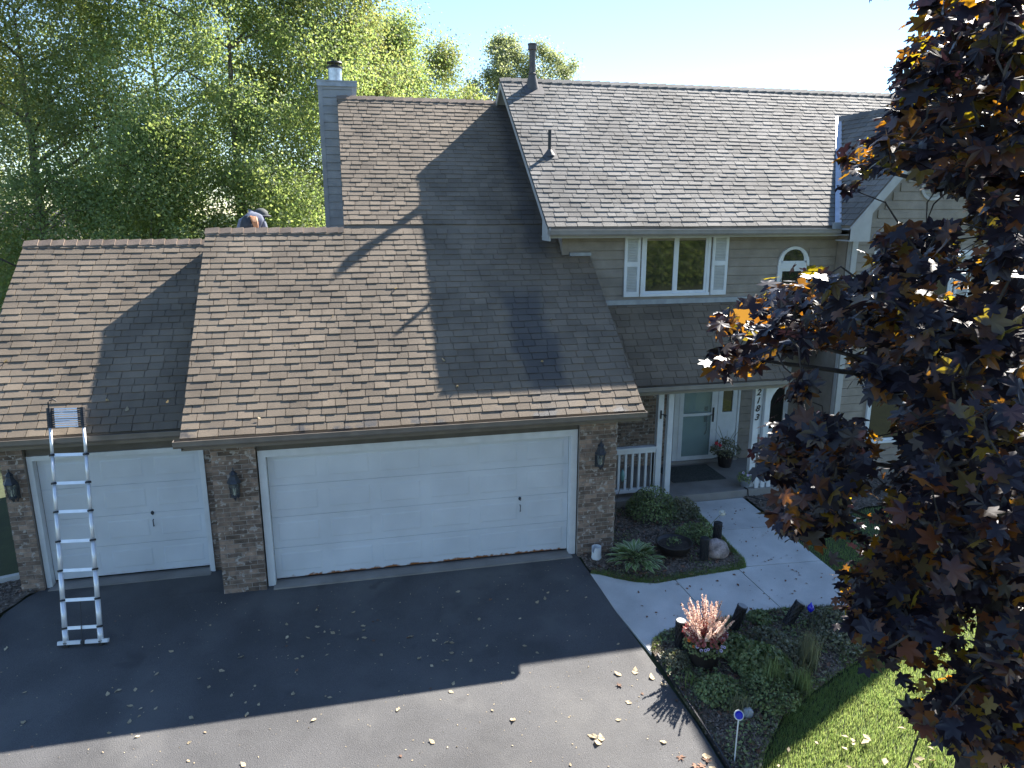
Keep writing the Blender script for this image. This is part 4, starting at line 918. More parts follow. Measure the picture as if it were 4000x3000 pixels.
# boulder
import bmesh
def rock(name, c, r, label, squash=.75, m=M_stone):
    bm = bmesh.new(); bmesh.ops.create_icosphere(bm, subdivisions=4, radius=1)
    from mathutils import noise as N
    off = Vector((c[0]*3, c[1]*3, 0))
    for v in bm.verts:
        d = 1+.22*N.noise(v.co*1.1+off)+.09*N.noise(v.co*2.7+off)+.03*N.noise(v.co*7+off); v.co = Vector((v.co.x*r[0]*d, v.co.y*r[1]*d, v.co.z*r[2]*d))
    me = bpy.data.meshes.new(name); bm.to_mesh(me); bm.free(); me.materials.append(m); me.polygons.foreach_set('use_smooth', [True]*len(me.polygons))
    o = bpy.data.objects.new(name, me); COL.objects.link(o); o.location = c; return tag(o, label, 'rock')
rock('boulder', P(7.50, -.56, .12), (.23, .18, .20), 'rounded pinkish-grey boulder at the tip of the bed')
rock('stone', P(6.62, -3.02, .05), (.085, .08, .075), 'small pale stone right of the flowering planter', m=M_conc)
rock('stone', P(6.10, -4.03, .05), (.075, .07, .085), 'small blue-grey stone above the round marker', m=M_lead)
# solar lanterns: black lattice cylinders
def solar(x, y, tilt, label, lid=M_lid, h=.42, r=.072):
    c = P(x, y, .02); t = empty('solar_lantern', c, label, 'garden light', 'black lattice solar lanterns'); m = Euler(tilt).to_matrix()
    def T(mb): mb.v = [tuple(c+m@Vector(v)) for v in mb.v]; return mb
    mb = MB(); rows, cols = 5, 10
    for i in range(rows):
        for j in range(cols):
            z0, z1 = .06+(h-.10)*i/rows, .06+(h-.10)*(i+1)/rows; a0, a1 = 2*math.pi*(j+.5*(i % 2))/cols, 2*math.pi*(j+1+.5*(i % 2))/cols; am = (a0+a1)/2
            for aa, bb in ((a0, am), (a1, am)):
                mb.bar((r*math.cos(aa), r*math.sin(aa), z0), (r*math.cos(bb), r*math.sin(bb), z1), .016, .008, (math.cos(aa), math.sin(aa), 0))
    T(mb).build('lattice', M_lattice, t)
    T(MB().lathe((0, 0, 0), [(r*.8, .05), (r*.8, h-.03)], 14, cap=False)).build('inner_tube', M_black, t)
    T(MB().lathe((0, 0, 0), [(r, .03), (r+.003, .03), (r+.003, .065), (r, .065)], 20)).build('base', M_lattice, t)
    T(MB().lathe((0, 0, h-.04), [(r+.002, 0), (r+.006, .005), (r+.006, .035), (r-.004, .04)], 20)).build('cap', M_lattice, t)
    T(MB().lathe((0, 0, h+.0), [(r-.008, 0), (r-.008, .005)], 20)).build('solar_panel', lid, t)
    T(MB().lathe((0, 0, -.10), [(.004, 0), (.012, .05), (.012, .14)], 8)).build('stake', M_lattice, t)
solar(5.83, -2.66, (0, 0, 0), 'upright black solar lantern with a bright top left of the pink plumes', M_wpetal)  # sunlit top put into the colour: white panel instead of grey
solar(6.78, -2.46, (R(6), R(14), 0), 'black solar lantern leaning right beside the walk, right of the pink plumes')
solar(7.62, -2.52, (R(4), R(27), 0), 'strongly tilted black solar lantern near the blue glass light')
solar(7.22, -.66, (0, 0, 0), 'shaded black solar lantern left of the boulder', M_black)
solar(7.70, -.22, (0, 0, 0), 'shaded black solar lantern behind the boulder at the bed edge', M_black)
# blue glass light
c = P(7.86, -2.72, .0); t = empty('glass_garden_light', c, 'cobalt blue glass garden light on a thin stake', 'garden light')
MB().tube([c-Vector((0, 0, .1)), c+Vector((0, 0, .36))], .005, 6).build('stake', M_black, t); MB().lathe(c+Vector((0, 0, .34)), [(.012, 0), (.042, .04), (.05, .075), (.038, .11), (.015, .135), (.006, .16)], 16).build('globe', M_blue, t, smooth=True)
# driveway marker
c = P(5.575, -4.66, .0); t = empty('driveway_marker', c, 'round blue reflector on a white stake at the driveway edge', 'marker')
d = Vector((.045, .06, .56)); MB().tube([c-Vector((0, 0, .1)), c+d], .0075, 8).build('stake', M_white, t)
hd = c+d+Vector((0, 0, .045)); rm = Euler((R(58), 0, R(-12))).to_matrix()
mb = MB().lathe((0, 0, 0), [(.050, -.008), (.058, -.004), (.058, .006), (.047, .008), (.047, .004), (.0, .004)], 26, cap=True); mb.v = [tuple(hd+rm@Vector(v)) for v in mb.v]; mb.build('rim', M_white, t)
mb = MB().lathe((0, 0, 0), [(.0455, .004), (.0455, .009), (.03, .012)], 26); mb.v = [tuple(hd+rm@Vector(v)) for v in mb.v]; mb.build('reflector', M_blue, t)
# flowering planter with celosia and petunias
c = P(6.02, -3.02, .0); PT = empty('flower_planter', c, 'dark planter full of pink celosia plumes and pale petunias', 'planter')
MB().lathe(c, [(.17, 0), (.185, .02), (.235, .30), (.25, .31), (.25, .34), (.225, .34), (.215, .30)], 28).build('pot', M_pot, PT, smooth=False)
MB().lathe(c, [(.0, .315), (.22, .305)], 24, cap=False).build('soil', M_soil, PT)
ct = np.array(c)+np.array([0, 0, .33])
leafy('celosia_leaves', PT, ct+[0, .02, .08], .30, .24, 420, .065, M_celleaf)
leafy('petunia_foliage', PT, ct+[0, -.02, -.06], .30, .17, 900, .045, M_plant)
pl_p, pl_n, pl_s = [], [], []
mb = MB(); nst = 60
for k in range(nst):
    a = rnd(0, 6.28); rr = .21*math.sqrt(rnd(0, 1)); lean = rnd(.25, .75)*rr/.21; hh = rnd(.32, .60)*(1.1-.35*rr/.21)
    b0 = Vector(ct)+Vector((rr*.6*math.cos(a), rr*.6*math.sin(a), .06)); tip = b0+Vector((lean*.46*math.cos(a), lean*.46*math.sin(a), hh))
    mb.tube([b0, tip], .004, 5); ax = (tip-b0)
    for i in range(46):
        f = .28+.72*(i/46); rad = .034*(1-((f-.28)/.72)**1.5)+.008; an = rnd(0, 6.28)
        o_ = Vector((math.cos(an), math.sin(an), 0)); pl_p.append(b0+ax*f+o_*rad*.6); pl_n.append(o_+Vector((0, 0, .35))); pl_s.append(rnd(.024, .044))
mb.build('stems', M_celleaf, PT)
scatter('plumes', LEAF4[0], LEAF4[1], np.array(pl_p), rots(np.array(pl_n), RNG.random(len(pl_p))*6.28), np.array(pl_s), M_plume, PT)
pv = [(0, 0, -.2)]+[(math.cos(2*math.pi*i/10)*(1 if i % 2 == 0 else .82), math.sin(2*math.pi*i/10)*(1 if i % 2 == 0 else .82), .12) for i in range(10)]+[(0, 0, .01)]+[(math.cos(2*math.pi*i/10)*.34, math.sin(2*math.pi*i/10)*.34, .02) for i in range(10)]
pf = [(0, 1+i, 1+(i+1) % 10) for i in range(10)]+[(11, 12+i, 12+(i+1) % 10) for i in range(10)]; pm = [0]*10+[1]*10
fl = [(-.20, -.16), (-.12, -.24), (-.09, -.26), (-.02, -.235), (.06, -.245), (.13, -.22), (.19, -.17), (.02, -.16), (.22, -.06), (.10, -.26), (-.16, -.20), (.16, -.24), (.34, .02)]
for i, (x, y_) in enumerate(fl):
    o = scatter('petunia', pv, pf, np.array([[c.x+x, c.y+y_, c.z+.36+rnd(-.04, .05)]]), rots(np.array([[x*1.2, -1., .75]]), np.array([rnd(0, 6)])), np.array([rnd(.022, .029)]), [M_petun, M_petunc], PT, None, pm)
for x, y_, z_ in ((-.27, -.05, .43), (-.22, -.10, .36)):
    scatter('orange_flower', pv, pf, np.array([[c.x+x, c.y+y_, c.z+z_]]), rots(np.array([[x, -1., .6]]), np.array([1.])), np.array([.024]), [M_orange, M_red], PT, None, pm)
# plants in the street-side bed
spec = [(5.62, -2.95, .20, .20, 700, .035, M_plantb, 'dark olive ground plant at the driveway corner of the bed'),
 (6.55, -2.85, .32, .20, 1100, .05, M_plant, 'leafy green plant just behind the stone and planter'),
 (7.15, -2.80, .32, .16, 900, .05, M_plantb, 'olive leafy plant between the two tilted solar lanterns'),
 (6.75, -3.25, .42, .30, 1900, .075, M_plant, 'broad-leaved green plant in the middle of the front bed'),
 (7.25, -3.15, .36, .22, 1000, .045, M_plantb, 'low olive plant in the right part of the front bed'),
 (5.95, -3.62, .34, .22, 1100, .05, M_plant, 'grey-green plant in front of the flowering planter'),
 (6.55, -3.78, .40, .24, 1200, .045, M_plant, 'dark green plant at the front of the bed'),
 (7.28, -2.34, .18, .17, 320, .06, M_plant, 'pale green seedlings at the edge of the walk'),
 (8.3, -2.7, .40, .25, 1000, .05, M_plantb, 'olive plant at the far right end of the front bed'),
 (8.2, -3.0, .40, .22, 900, .05, M_plantb, 'low brownish plant under the maple branches')]
for x, y_, r_, h_, n_, s_, m_, lb in spec: bush('bed_plant', x, y_, r_, h_, n_, s_, m_, lb, 'plant', 'plants in the front bed', 6)
def tuft(x, y_, n, h, spread, m, label, wd=.012):
    c = P(x, y_, .0); a = RNG.random(n)*6.28; le = RNG.random(n)
    d_ = np.stack([np.cos(a)*spread*le, np.sin(a)*spread*le, np.ones(n)], 1); d_ /= np.linalg.norm(d_, axis=1, keepdims=True)
    sd_ = np.stack([-np.sin(a), np.cos(a), np.zeros(n)], 1); nn_ = np.cross(sd_, d_)
    Rm = np.stack([sd_, -nn_, d_], 2); hh = h*(.5+.6*RNG.random(n)); S = np.stack([np.full(n, wd), hh*.9, hh], 1)
    Pp = np.array(c)[None]+RNG.normal(size=(n, 3))*np.array([[.06, .06, 0]])
    o = scatter('grass_clump', BLADE[0], BLADE[1], Pp, Rm, S, m); return tag(o, label, 'ornamental grass', 'grass clumps in the front bed')
tuft(6.70, -3.62, 260, .42, .9, M_grass if False else M_plant, 'dark green grass clump in the middle of the front bed')
tuft(7.40, -3.35, 420, .48, .8, M_drygr, 'wide grey-green grass clump near the maple branches')
tuft(6.05, -3.95, 160, .25, 1.1, M_drygr, 'small silvery grass tuft above the round marker')
tuft(7.05, -3.75, 200, .34, .9, M_plant, 'fine green grass clump towards the lawn')
tuft(5.62, -3.35, 40, .22, .9, M_grass, 'few bright yellow-green blades at the driveway edge')
# white cleome by the boulder
c = P(7.62, .10, .0); t = empty('white_flower', c, 'tall white flower leaning over the walk edge', 'flower')
tip = c+Vector((.30, -.05, .46)); MB().tube([c, c+Vector((.16, 0, .28)), tip], [.006, .005, .004], 6).build('stem', M_plant, t)
n = 60; a = RNG.normal(size=(n, 3)); a /= np.linalg.norm(a, axis=1, keepdims=True); scatter('bloom', LEAF4[0], LEAF4[1], np.array(tip)+a*.055, rots(a, RNG.random(n)*6), np.full(n, .05), M_wpetal, t)
leafy('foliage', t, c, .16, .34, 160, .05, M_plant)
# metal plant hoops, bird stake
c = P(6.98, 1.28, .05); t = empty('plant_support', c, 'dark curled wire plant support standing in the shrub by the railing', 'plant support')
for k, (dx, h) in enumerate(((-.24, .55), (.0, .64), (.18, .50))):
    pts = [c+Vector((dx, 0, 0)), c+Vector((dx+.02, 0, h*.7))]+[c+Vector((dx+.10-.08*math.cos(a), 0, h*.7+.10*math.sin(a))) for a in np.linspace(0, math.pi, 7)]+[c+Vector((dx+.18, 0, h*.6))]
    MB().tube(pts, .006, 6).build('hoop', M_black, t)
c = P(6.10, .75, .02); t = empty('garden_stake', c, 'thin bent garden stake with a teal glass drop beside the brick pillar', 'garden ornament')
MB().tube([c, c+Vector((.06, .0, .65)), c+Vector((.16, 0, .98)), c+Vector((.24, 0, .95)), c+Vector((.27, 0, .74))], .006, 6).build('stem', M_flue, t)
MB().lathe(c+Vector((.14, 0, .92)), [(.004, 0), (.03, .05), (.045, .12), (.03, .19), (.008, .24)], 12).build('glass_drop', M_teal, t, smooth=True)
# porch things
t = empty('doormat', (8.6, 2.7, .17), 'dark rectangular doormat on the porch floor', 'doormat')
MB().box(8.03, 9.25, 2.28, 3.20, .172, .188).build('mat', M_rubber, t)
def potplant(x, y_, z, pr, ph, label, fm, fr, fh, n, size, flowers=None, pm_=M_pot):
    c = Vector((x, y_, z)); t = empty('potted_plant', c, label, 'potted plant'); MB().lathe(c, [(pr*.7, 0), (pr, ph*.9), (pr*1.06, ph*.9), (pr*1.06, ph), (pr*.9, ph), (pr*.85, ph*.9)], 20).build('pot', pm_, t)
    leafy('foliage', t, c+Vector((0, 0, ph*.85)), fr, fh, n, size, fm)
    if flowers:
        m_, k, s_ = flowers
        for i in range(k):
            a = rnd(0, 6.28); scatter('flower', pv, pf, np.array([[x+fr*rnd(.3, .95)*math.cos(a), y_-abs(fr*rnd(.3, .95)*math.sin(a)), z+ph+fh*rnd(.3, 1.)]]), rots(np.array([[rnd(-.4, .2), -1, .6]]), np.array([0.])), np.array([s_]), [m_, M_petunc if m_ is not M_red else M_red], t, None, pm)
    return t
t = potplant(9.62, 3.02, .17, .19, .32, 'large dark pot with a bushy green plant right of the front door', M_plantb, .34, .42, 700, .05)
scatter('red_flower', pv, pf, np.array([[9.30, 2.88, .78], [9.37, 2.84, .74], [9.40, 2.9, .72]]), rots(np.array([[-.3, -1, .5]]*3), np.array([0., 1, 2])), np.array([.045, .04, .04]), [M_red, M_red], t, None, pm)
mb = MB()
for k in range(9):
    a = rnd(0, 6.28); mb.tube([(9.62, 3.02, .5), (9.62+.16*math.cos(a), 3.02+.1*math.sin(a), .85), (9.62+.34*math.cos(a), 3.02+.2*math.sin(a), 1.08)], [.005, .004, .002], 5)
mb.build('tall_stems', M_plantb, t)
potplant(9.42, 1.80, .17, .12, .16, 'small blue-grey pot of pale pink flowers at the porch post', M_plant, .18, .24, 260, .045, (M_petun, 9, .034), M_lead)
potplant(6.02, 1.80, 1.225, .05, .05, 'small green plant sitting on the porch railing', M_plantb, .14, .12, 160, .04)
c = Vector((6.42, 1.80, 1.226)); t = empty('railing_ornament', c, 'small pale figurine standing on the porch railing', 'ornament')
MB().lathe(c, [(.03, 0), (.036, .02), (.022, .05), (.012, .07)], 12).lathe(c+Vector((0, 0, .065)), [(.008, 0), (.019, .015), (.017, .03), (.004, .042)], 12).build('figure', M_conc, t, smooth=True)
PR.scale = (.95, .95, .95); PR.location.z -= .04
t = empty('picket_fence', (9.75, 1.66, .17), 'three short white pickets at the porch edge', 'fence')
for k, x in enumerate((9.60, 9.74, 9.88)):
    MB().prism([(x-.045, .175), (x+.045, .175), (x+.045, .52-.05*k), (x, .57-.05*k), (x-.045, .52-.05*k)], 1, 1.655, 1.68).build('picket', M_white, t)
MB().box(9.53, 9.95, 1.682, 1.70, .26, .31).build('rail', M_white, t)
cu = MB().tube([(9.36, 1.72, .18), (9.38, 1.62, .18), (9.40, 1.60, .02), (9.62, 1.35, .015), (9.95, 1.25, .015), (10.25, 1.30, .015)], .014, 8).build('garden_hose', M_black); tag(cu, 'black hose running off the porch step into the mulch', 'hose')
# landscape edging
mb = MB(); e = [(5.44, -2.78), (5.445, -3.4), (5.475, -4.2), (5.475, -5.4), (5.47, -7)]
for a, b2 in zip(e[:-1], e[1:]): mb.bar(P(*a, .02), P(*b2, .02), .022, .09)
tag(mb.build('bed_edging', M_black), 'black plastic edging strip between driveway and front bed', 'edging')
mb = MB(); e = [(-3.80, .0), (-3.83, -.8), (-3.76, -1.6), (-3.72, -4)]
mbk = MB(); mbk.bar((-4.9, .82, .03), (-3.76, 1.18, .03), .10, .12); tag(mbk.build('kerb_stone', M_conc), 'pale concrete edging beside the left brick pillar', 'kerb')
bush('bed_plant', -3.95, -.62, .22, .28, 300, .06, M_plant, 'small green plant at the left edge of the driveway', 'plant', None, 4)
# mulch chips and leaf litter
def inside_pts(ins, bb, n):
    out = []
    while len(out) < n:
        p = (rnd(bb[0], bb[1]), rnd(bb[2], bb[3]))
        if ins(*p): out.append(p)
    return np.array(out)
CHIP = ([(-.5, -.5, 0), (.5, -.5, 0), (.5, .5, 0), (-.5, .5, 0), (-.5, -.5, .25), (.5, -.5, .25), (.5, .5, .25), (-.5, .5, .25)], [(4, 5, 6), (4, 6, 7), (0, 1, 5), (0, 5, 4), (1, 2, 6), (1, 6, 5), (2, 3, 7), (2, 7, 6), (3, 0, 4), (3, 4, 7)])
for ins, bb, n in ((inA, bbA, 4200), (inB, bbB, 5200), (inC, bbC, 1500), (inD, bbD, 1500)):
    p = inside_pts(ins, bb, n); z = np.array([gz(v) for v in p[:, 1]])+.028
    nr = RNG.normal(size=(n, 3))*.35+[0, 0, 1]; S = np.stack([.01+.02*RNG.random(n), .02+.05*RNG.random(n), .012+.02*RNG.random(n)], 1)
    scatter('mulch_chips', CHIP[0], CHIP[1], np.column_stack([p, z]), rots(nr, RNG.random(n)*6.28), S, M_chip, None, 'stuff')
    m_ = 260 if n > 2000 else 60; p = inside_pts(ins, bb, m_); z = np.array([gz(v) for v in p[:, 1]])+.045; nr = RNG.normal(size=(m_, 3))*.4+[0, 0, 1]
    scatter('leaf_litter', LEAF4[0], LEAF4[1], np.column_stack([p, z]), rots(nr, RNG.random(m_)*6.28), .04+.06*RNG.random(m_), M_deadb, None, 'stuff')
# grass fringe along the bed edges
def fringe(line, n, h, m):
    line = [Vector((x, y_, 0)) for x, y_ in line]; L_ = [0]
    for a, b_ in zip(line[:-1], line[1:]): L_.append(L_[-1]+(b_-a).length)
    t_ = RNG.random(n)*L_[-1]; pts = []
    for v in t_:
        i = max(k for k in range(len(L_)-1) if L_[k] <= v); q_ = line[i].lerp(line[i+1], (v-L_[i])/(L_[i+1]-L_[i])); d_ = (line[i+1]-line[i]).normalized(); o_ = Vector((-d_.y, d_.x, 0))*abs(random.gauss(.0, .07))
        q_ = q_+o_-Vector((-d_.y, d_.x, 0))*.015; pts.append((q_.x, q_.y, gz(q_.y)+.005))
    a = RNG.random(n)*6.28; le = RNG.random(n)*1.6
    d_ = np.stack([np.cos(a)*le, np.sin(a)*le, np.ones(n)], 1); d_ /= np.linalg.norm(d_, axis=1, keepdims=True); sd_ = np.stack([-np.sin(a), np.cos(a), np.zeros(n)], 1)
    hh = h*(.5+.8*RNG.random(n)); scatter('edge_grass', BLADE[0], BLADE[1], np.array(pts), np.stack([sd_, -np.cross(sd_, d_), d_], 2), np.stack([np.full(n, .008), hh*.8, hh], 1), m, None, 'stuff')
fringe(BED_A[:13], 9000, .055, M_grass); fringe(BED_B[:7][::-1], 5000, .06, M_plantb); fringe(BED_B[8:16][::-1], 3000, .05, M_grass); fringe(BED_B[16:][::-1], 1500, .05, M_plantb)
# ground cover weeds
for ins, bb, n, sz, gm in ((inB, bbB, 1800, .05, M_plant), (inB, bbB, 2200, .03, M_plantb), (inB, bbB, 900, .045, M_drygr), (inA, bbA, 1100, .035, M_plant)):
    p = inside_pts(ins, bb, n*2)
    from mathutils import noise as N
    keep = [N.noise(Vector((x*1.6, y_*1.6, n*.01))) > (-.12 if ins is inB else .1) for x, y_ in p]; p = p[np.array(keep)]; k = len(p); z = np.array([gz(v) for v in p[:, 1]])+.03+.05*RNG.random(k)
    scatter('ground_cover', LEAF4[0], LEAF4[1], np.column_stack([p, z]), rots(RNG.normal(size=(k, 3))*.6+[0, 0, .7], RNG.random(k)*6.28), sz*(.5+RNG.random(k)), gm, None, 'stuff')
# lawn blades where the lawn is near
def inpoly(px_, py_, poly):
    c = np.zeros(len(px_), bool)
    for i in range(len(poly)):
        (ax, ay), (bx, by) = poly[i], poly[i-1]
        c ^= ((ay > py_) != (by > py_)) & (px_ < (bx-ax)*(py_-ay)/(by-ay+1e-12)+ax)
    return c
LW = [[(5.5, -5.4), (5.72, -5.02), (6.02, -4.62), (6.52, -4.17), (7.12, -3.87), (7.82, -3.57), (8.62, -3.27), (9.42, -2.82), (9.35, -2.3), (9.31, -1.6), (9.24, -.26), (10.2, .08), (11.4, .58), (13.5, .6), (13.5, -5), (9, -7.5), (5.5, -7.5)]]
for poly in LW:
    n = 420000; x = RNG.uniform(5.4, 13.5, n); y_ = RNG.uniform(-7.5, .7, n); near = RNG.random(n) < np.clip(1.5-((x-6.5)**2+(y_+5)**2)**.5*.22, .15, 1); k = inpoly(x, y_, poly) & near; x, y_ = x[k], y_[k]; n = len(x)
    z = np.where(y_ < 0, np.maximum(.093*y_, -.84), 0)-.03; a = RNG.random(n)*6.28; le = RNG.random(n)*2.0
    d_ = np.stack([np.cos(a)*le, np.sin(a)*le, np.ones(n)], 1); d_ /= np.linalg.norm(d_, axis=1, keepdims=True); sd_ = np.stack([-np.sin(a), np.cos(a), np.zeros(n)], 1)
    hh = .035+.045*RNG.random(n); scatter('grass', BLADE[0], BLADE[1], np.stack([x, y_, z], 1), np.stack([sd_, -np.cross(sd_, d_), d_], 2), np.stack([np.full(n, .0075), hh*.8, hh], 1), M_grass, None, 'stuff')
# ================================================================ fallen leaves on the paving
def leaf_shape(seed, lobed):
    r = random.Random(seed); v = [(0, 0, .03)]
    if lobed:
        base = [(-90, .15), (-60, .45), (-25, .8), (5, .42), (35, .95), (62, .45), (90, 1.05), (118, .45), (145, .95), (175, .42), (205, .8), (240, .45)]
    else: base = [(-90, .8), (-50, .6), (-10, .62), (30, .6), (60, .75), (90, 1.1), (120, .75), (150, .6), (190, .62), (230, .6)]
    for a, q_ in base: q_ *= r.uniform(.85, 1.15); v.append((q_*math.cos(R(a)), q_*math.sin(R(a)), r.uniform(-.02, .32)*q_))
    n = len(base); f = [(0, 1+i, 1+(i+1) % n) for i in range(n)]
    me = bpy.data.meshes.new('fallen_leaf'); me.from_pydata(v, [], f); return me
kinds = [(M_deadp, False, 'pale yellow curled leaf lying on the asphalt driveway', 'pale leaves on the driveway'), (M_deadb, True, 'dark brown maple leaf lying on the asphalt driveway', 'brown maple leaves on the driveway')]
LM = [[leaf_shape(i*10+k, lob) for k in range(4)] for i, (m, lob, *_2) in enumerate(kinds)]
for i, (m, *_2) in enumerate(kinds):
    for me in LM[i]: me.materials.append(m)
def fallen(i, x, y_, s, z=.0):
    o = bpy.data.objects.new('fallen_leaf', random.choice(LM[i])); COL.objects.link(o); o.location = P(x, y_, z+.006); o.scale = (s, s, s); o.rotation_euler = (rnd(-.25, .25), rnd(-.25, .25), rnd(0, 6.28))
    sunny = y_ < (-2.93 if x < 3.3 else -2.72)
    tag(o, kinds[i][2].replace('the asphalt', 'sunlit asphalt of the' if sunny else 'shaded asphalt of the'), 'leaf', kinds[i][3]+(' in the sun' if sunny else ' in the shade'))
clus = [(.5, -1.4), (1.2, -1.2), (1.9, -1.5), (-.4, -1.7), (3.2, -1.4), (2.4, -2.2), (.3, -2.6), (-1.2, -2.4), (3.9, -2.3), (4.4, -1.2)]
for k in range(115):
    if k % 2: cx_, cy_ = random.choice(clus); x, y_ = random.gauss(cx_, .45), random.gauss(cy_, .35)
    else: x, y_ = rnd(-3.4, 5.1), rnd(-4.9, -.4)
    if -.5 > y_ > -5.2 and -3.5 < x < 5.15: fallen(0 if random.random() < .86 else 1, x, y_, rnd(.022, .045))
for x, y_, i, s in ((5.02, -3.0, 0, .09), (4.78, -3.0, 0, .075), (4.72, -3.2, 1, .08), (4.1, -3.95, 0, .085), (4.18, -4.0, 0, .08), (4.12, -4.05, 0, .09), (3.2, -3.5, 0, .07), (2.55, -4.55, 0, .08), (2.6, -4.62, 0, .07), (1.0, -4.1, 0, .08), (1.08, -4.05, 0, .07), (.95, -4.15, 0, .06),
    (5.0, -4.45, 1, .085), (5.2, -4.62, 1, .1), (5.3, -4.7, 0, .1), (5.28, -4.55, 1, .09), (5.22, -4.72, 0, .08), (5.12, -4.6, 1, .09), (5.3, -4.5, 0, .075), (4.9, -4.2, 0, .06), (-.3, -4.0, 1, .06), (1.5, -4.7, 0, .06), (3.4, -4.6, 0, .05), (4.5, -4.6, 1, .05), (5.3, -3.3, 0, .07), (5.2, -3.15, 0, .08), (5.35, -3.6, 1, .05)): fallen(i, x, y_, s*.78)
def litter(name, n, x0, x1, y0, y1, s0, s1, m, dz):
    x, y_ = RNG.uniform(x0, x1, n), RNG.uniform(y0, y1, n); z = np.array([gz(v) for v in y_])+dz
    scatter(name, LEAF4[0], LEAF4[1], np.stack([x, y_, z], 1), rots(RNG.normal(size=(n, 3))*.3+[0, 0, 1], RNG.random(n)*6.28), RNG.uniform(s0, s1, n), m, None, 'stuff')
litter('leaf_litter', 700, -3.5, 5.1, -5.2, -.25, .008, .03, M_deadp, .006)
litter('leaf_litter', 60, 5.5, 9.1, -2.1, -1.1, .02, .07, M_deadb, .02); litter('leaf_litter', 60, 8.05, 9.2, -.9, 1.5, .02, .06, M_deadb, .02)
litter('leaf_litter', 90, 5.9, 9, -6.5, -4.6, .05, .13, M_deadp, .05)
# leaves lying on the roofs
for x, y_, s in ((-1.2, .1, .05), (1.35, .15, .05), (2.95, .55, .05), (5.35, .15, .05), (2.3, 1.9, .04), (1.2, 1.4, .04), (.6, .9, .04), (2.6, 2.4, .05), (4.95, 1.2, .05), (3.1, .1, .05), (.1, -.2, .05), (4.6, .45, .05)):
    o = bpy.data.objects.new('fallen_leaf', random.choice(LM[0])); COL.objects.link(o); o.location = (x, y_, zpl(y_)+.035); s *= .75; o.scale = (s, s, s); o.rotation_euler = (R(38)+rnd(-.3, .3), rnd(-.3, .3), rnd(0, 6.28)); tag(o, 'small dry leaf caught on the garage roof shingles', 'leaf', 'dry leaves on the garage roof')
for x, y_ in ((-3.78, 1.45), (-2.2, .75), (-1.9, .6)):
    o = bpy.data.objects.new('fallen_leaf', random.choice(LM[0])); COL.objects.link(o); o.location = (x, y_, zl(y_)+.035); o.scale = (.05, .05, .05); o.rotation_euler = (R(38), rnd(-.3, .3), rnd(0, 6.28)); tag(o, 'small dry leaf on the lower single garage roof', 'leaf', 'dry leaves on the single garage roof')
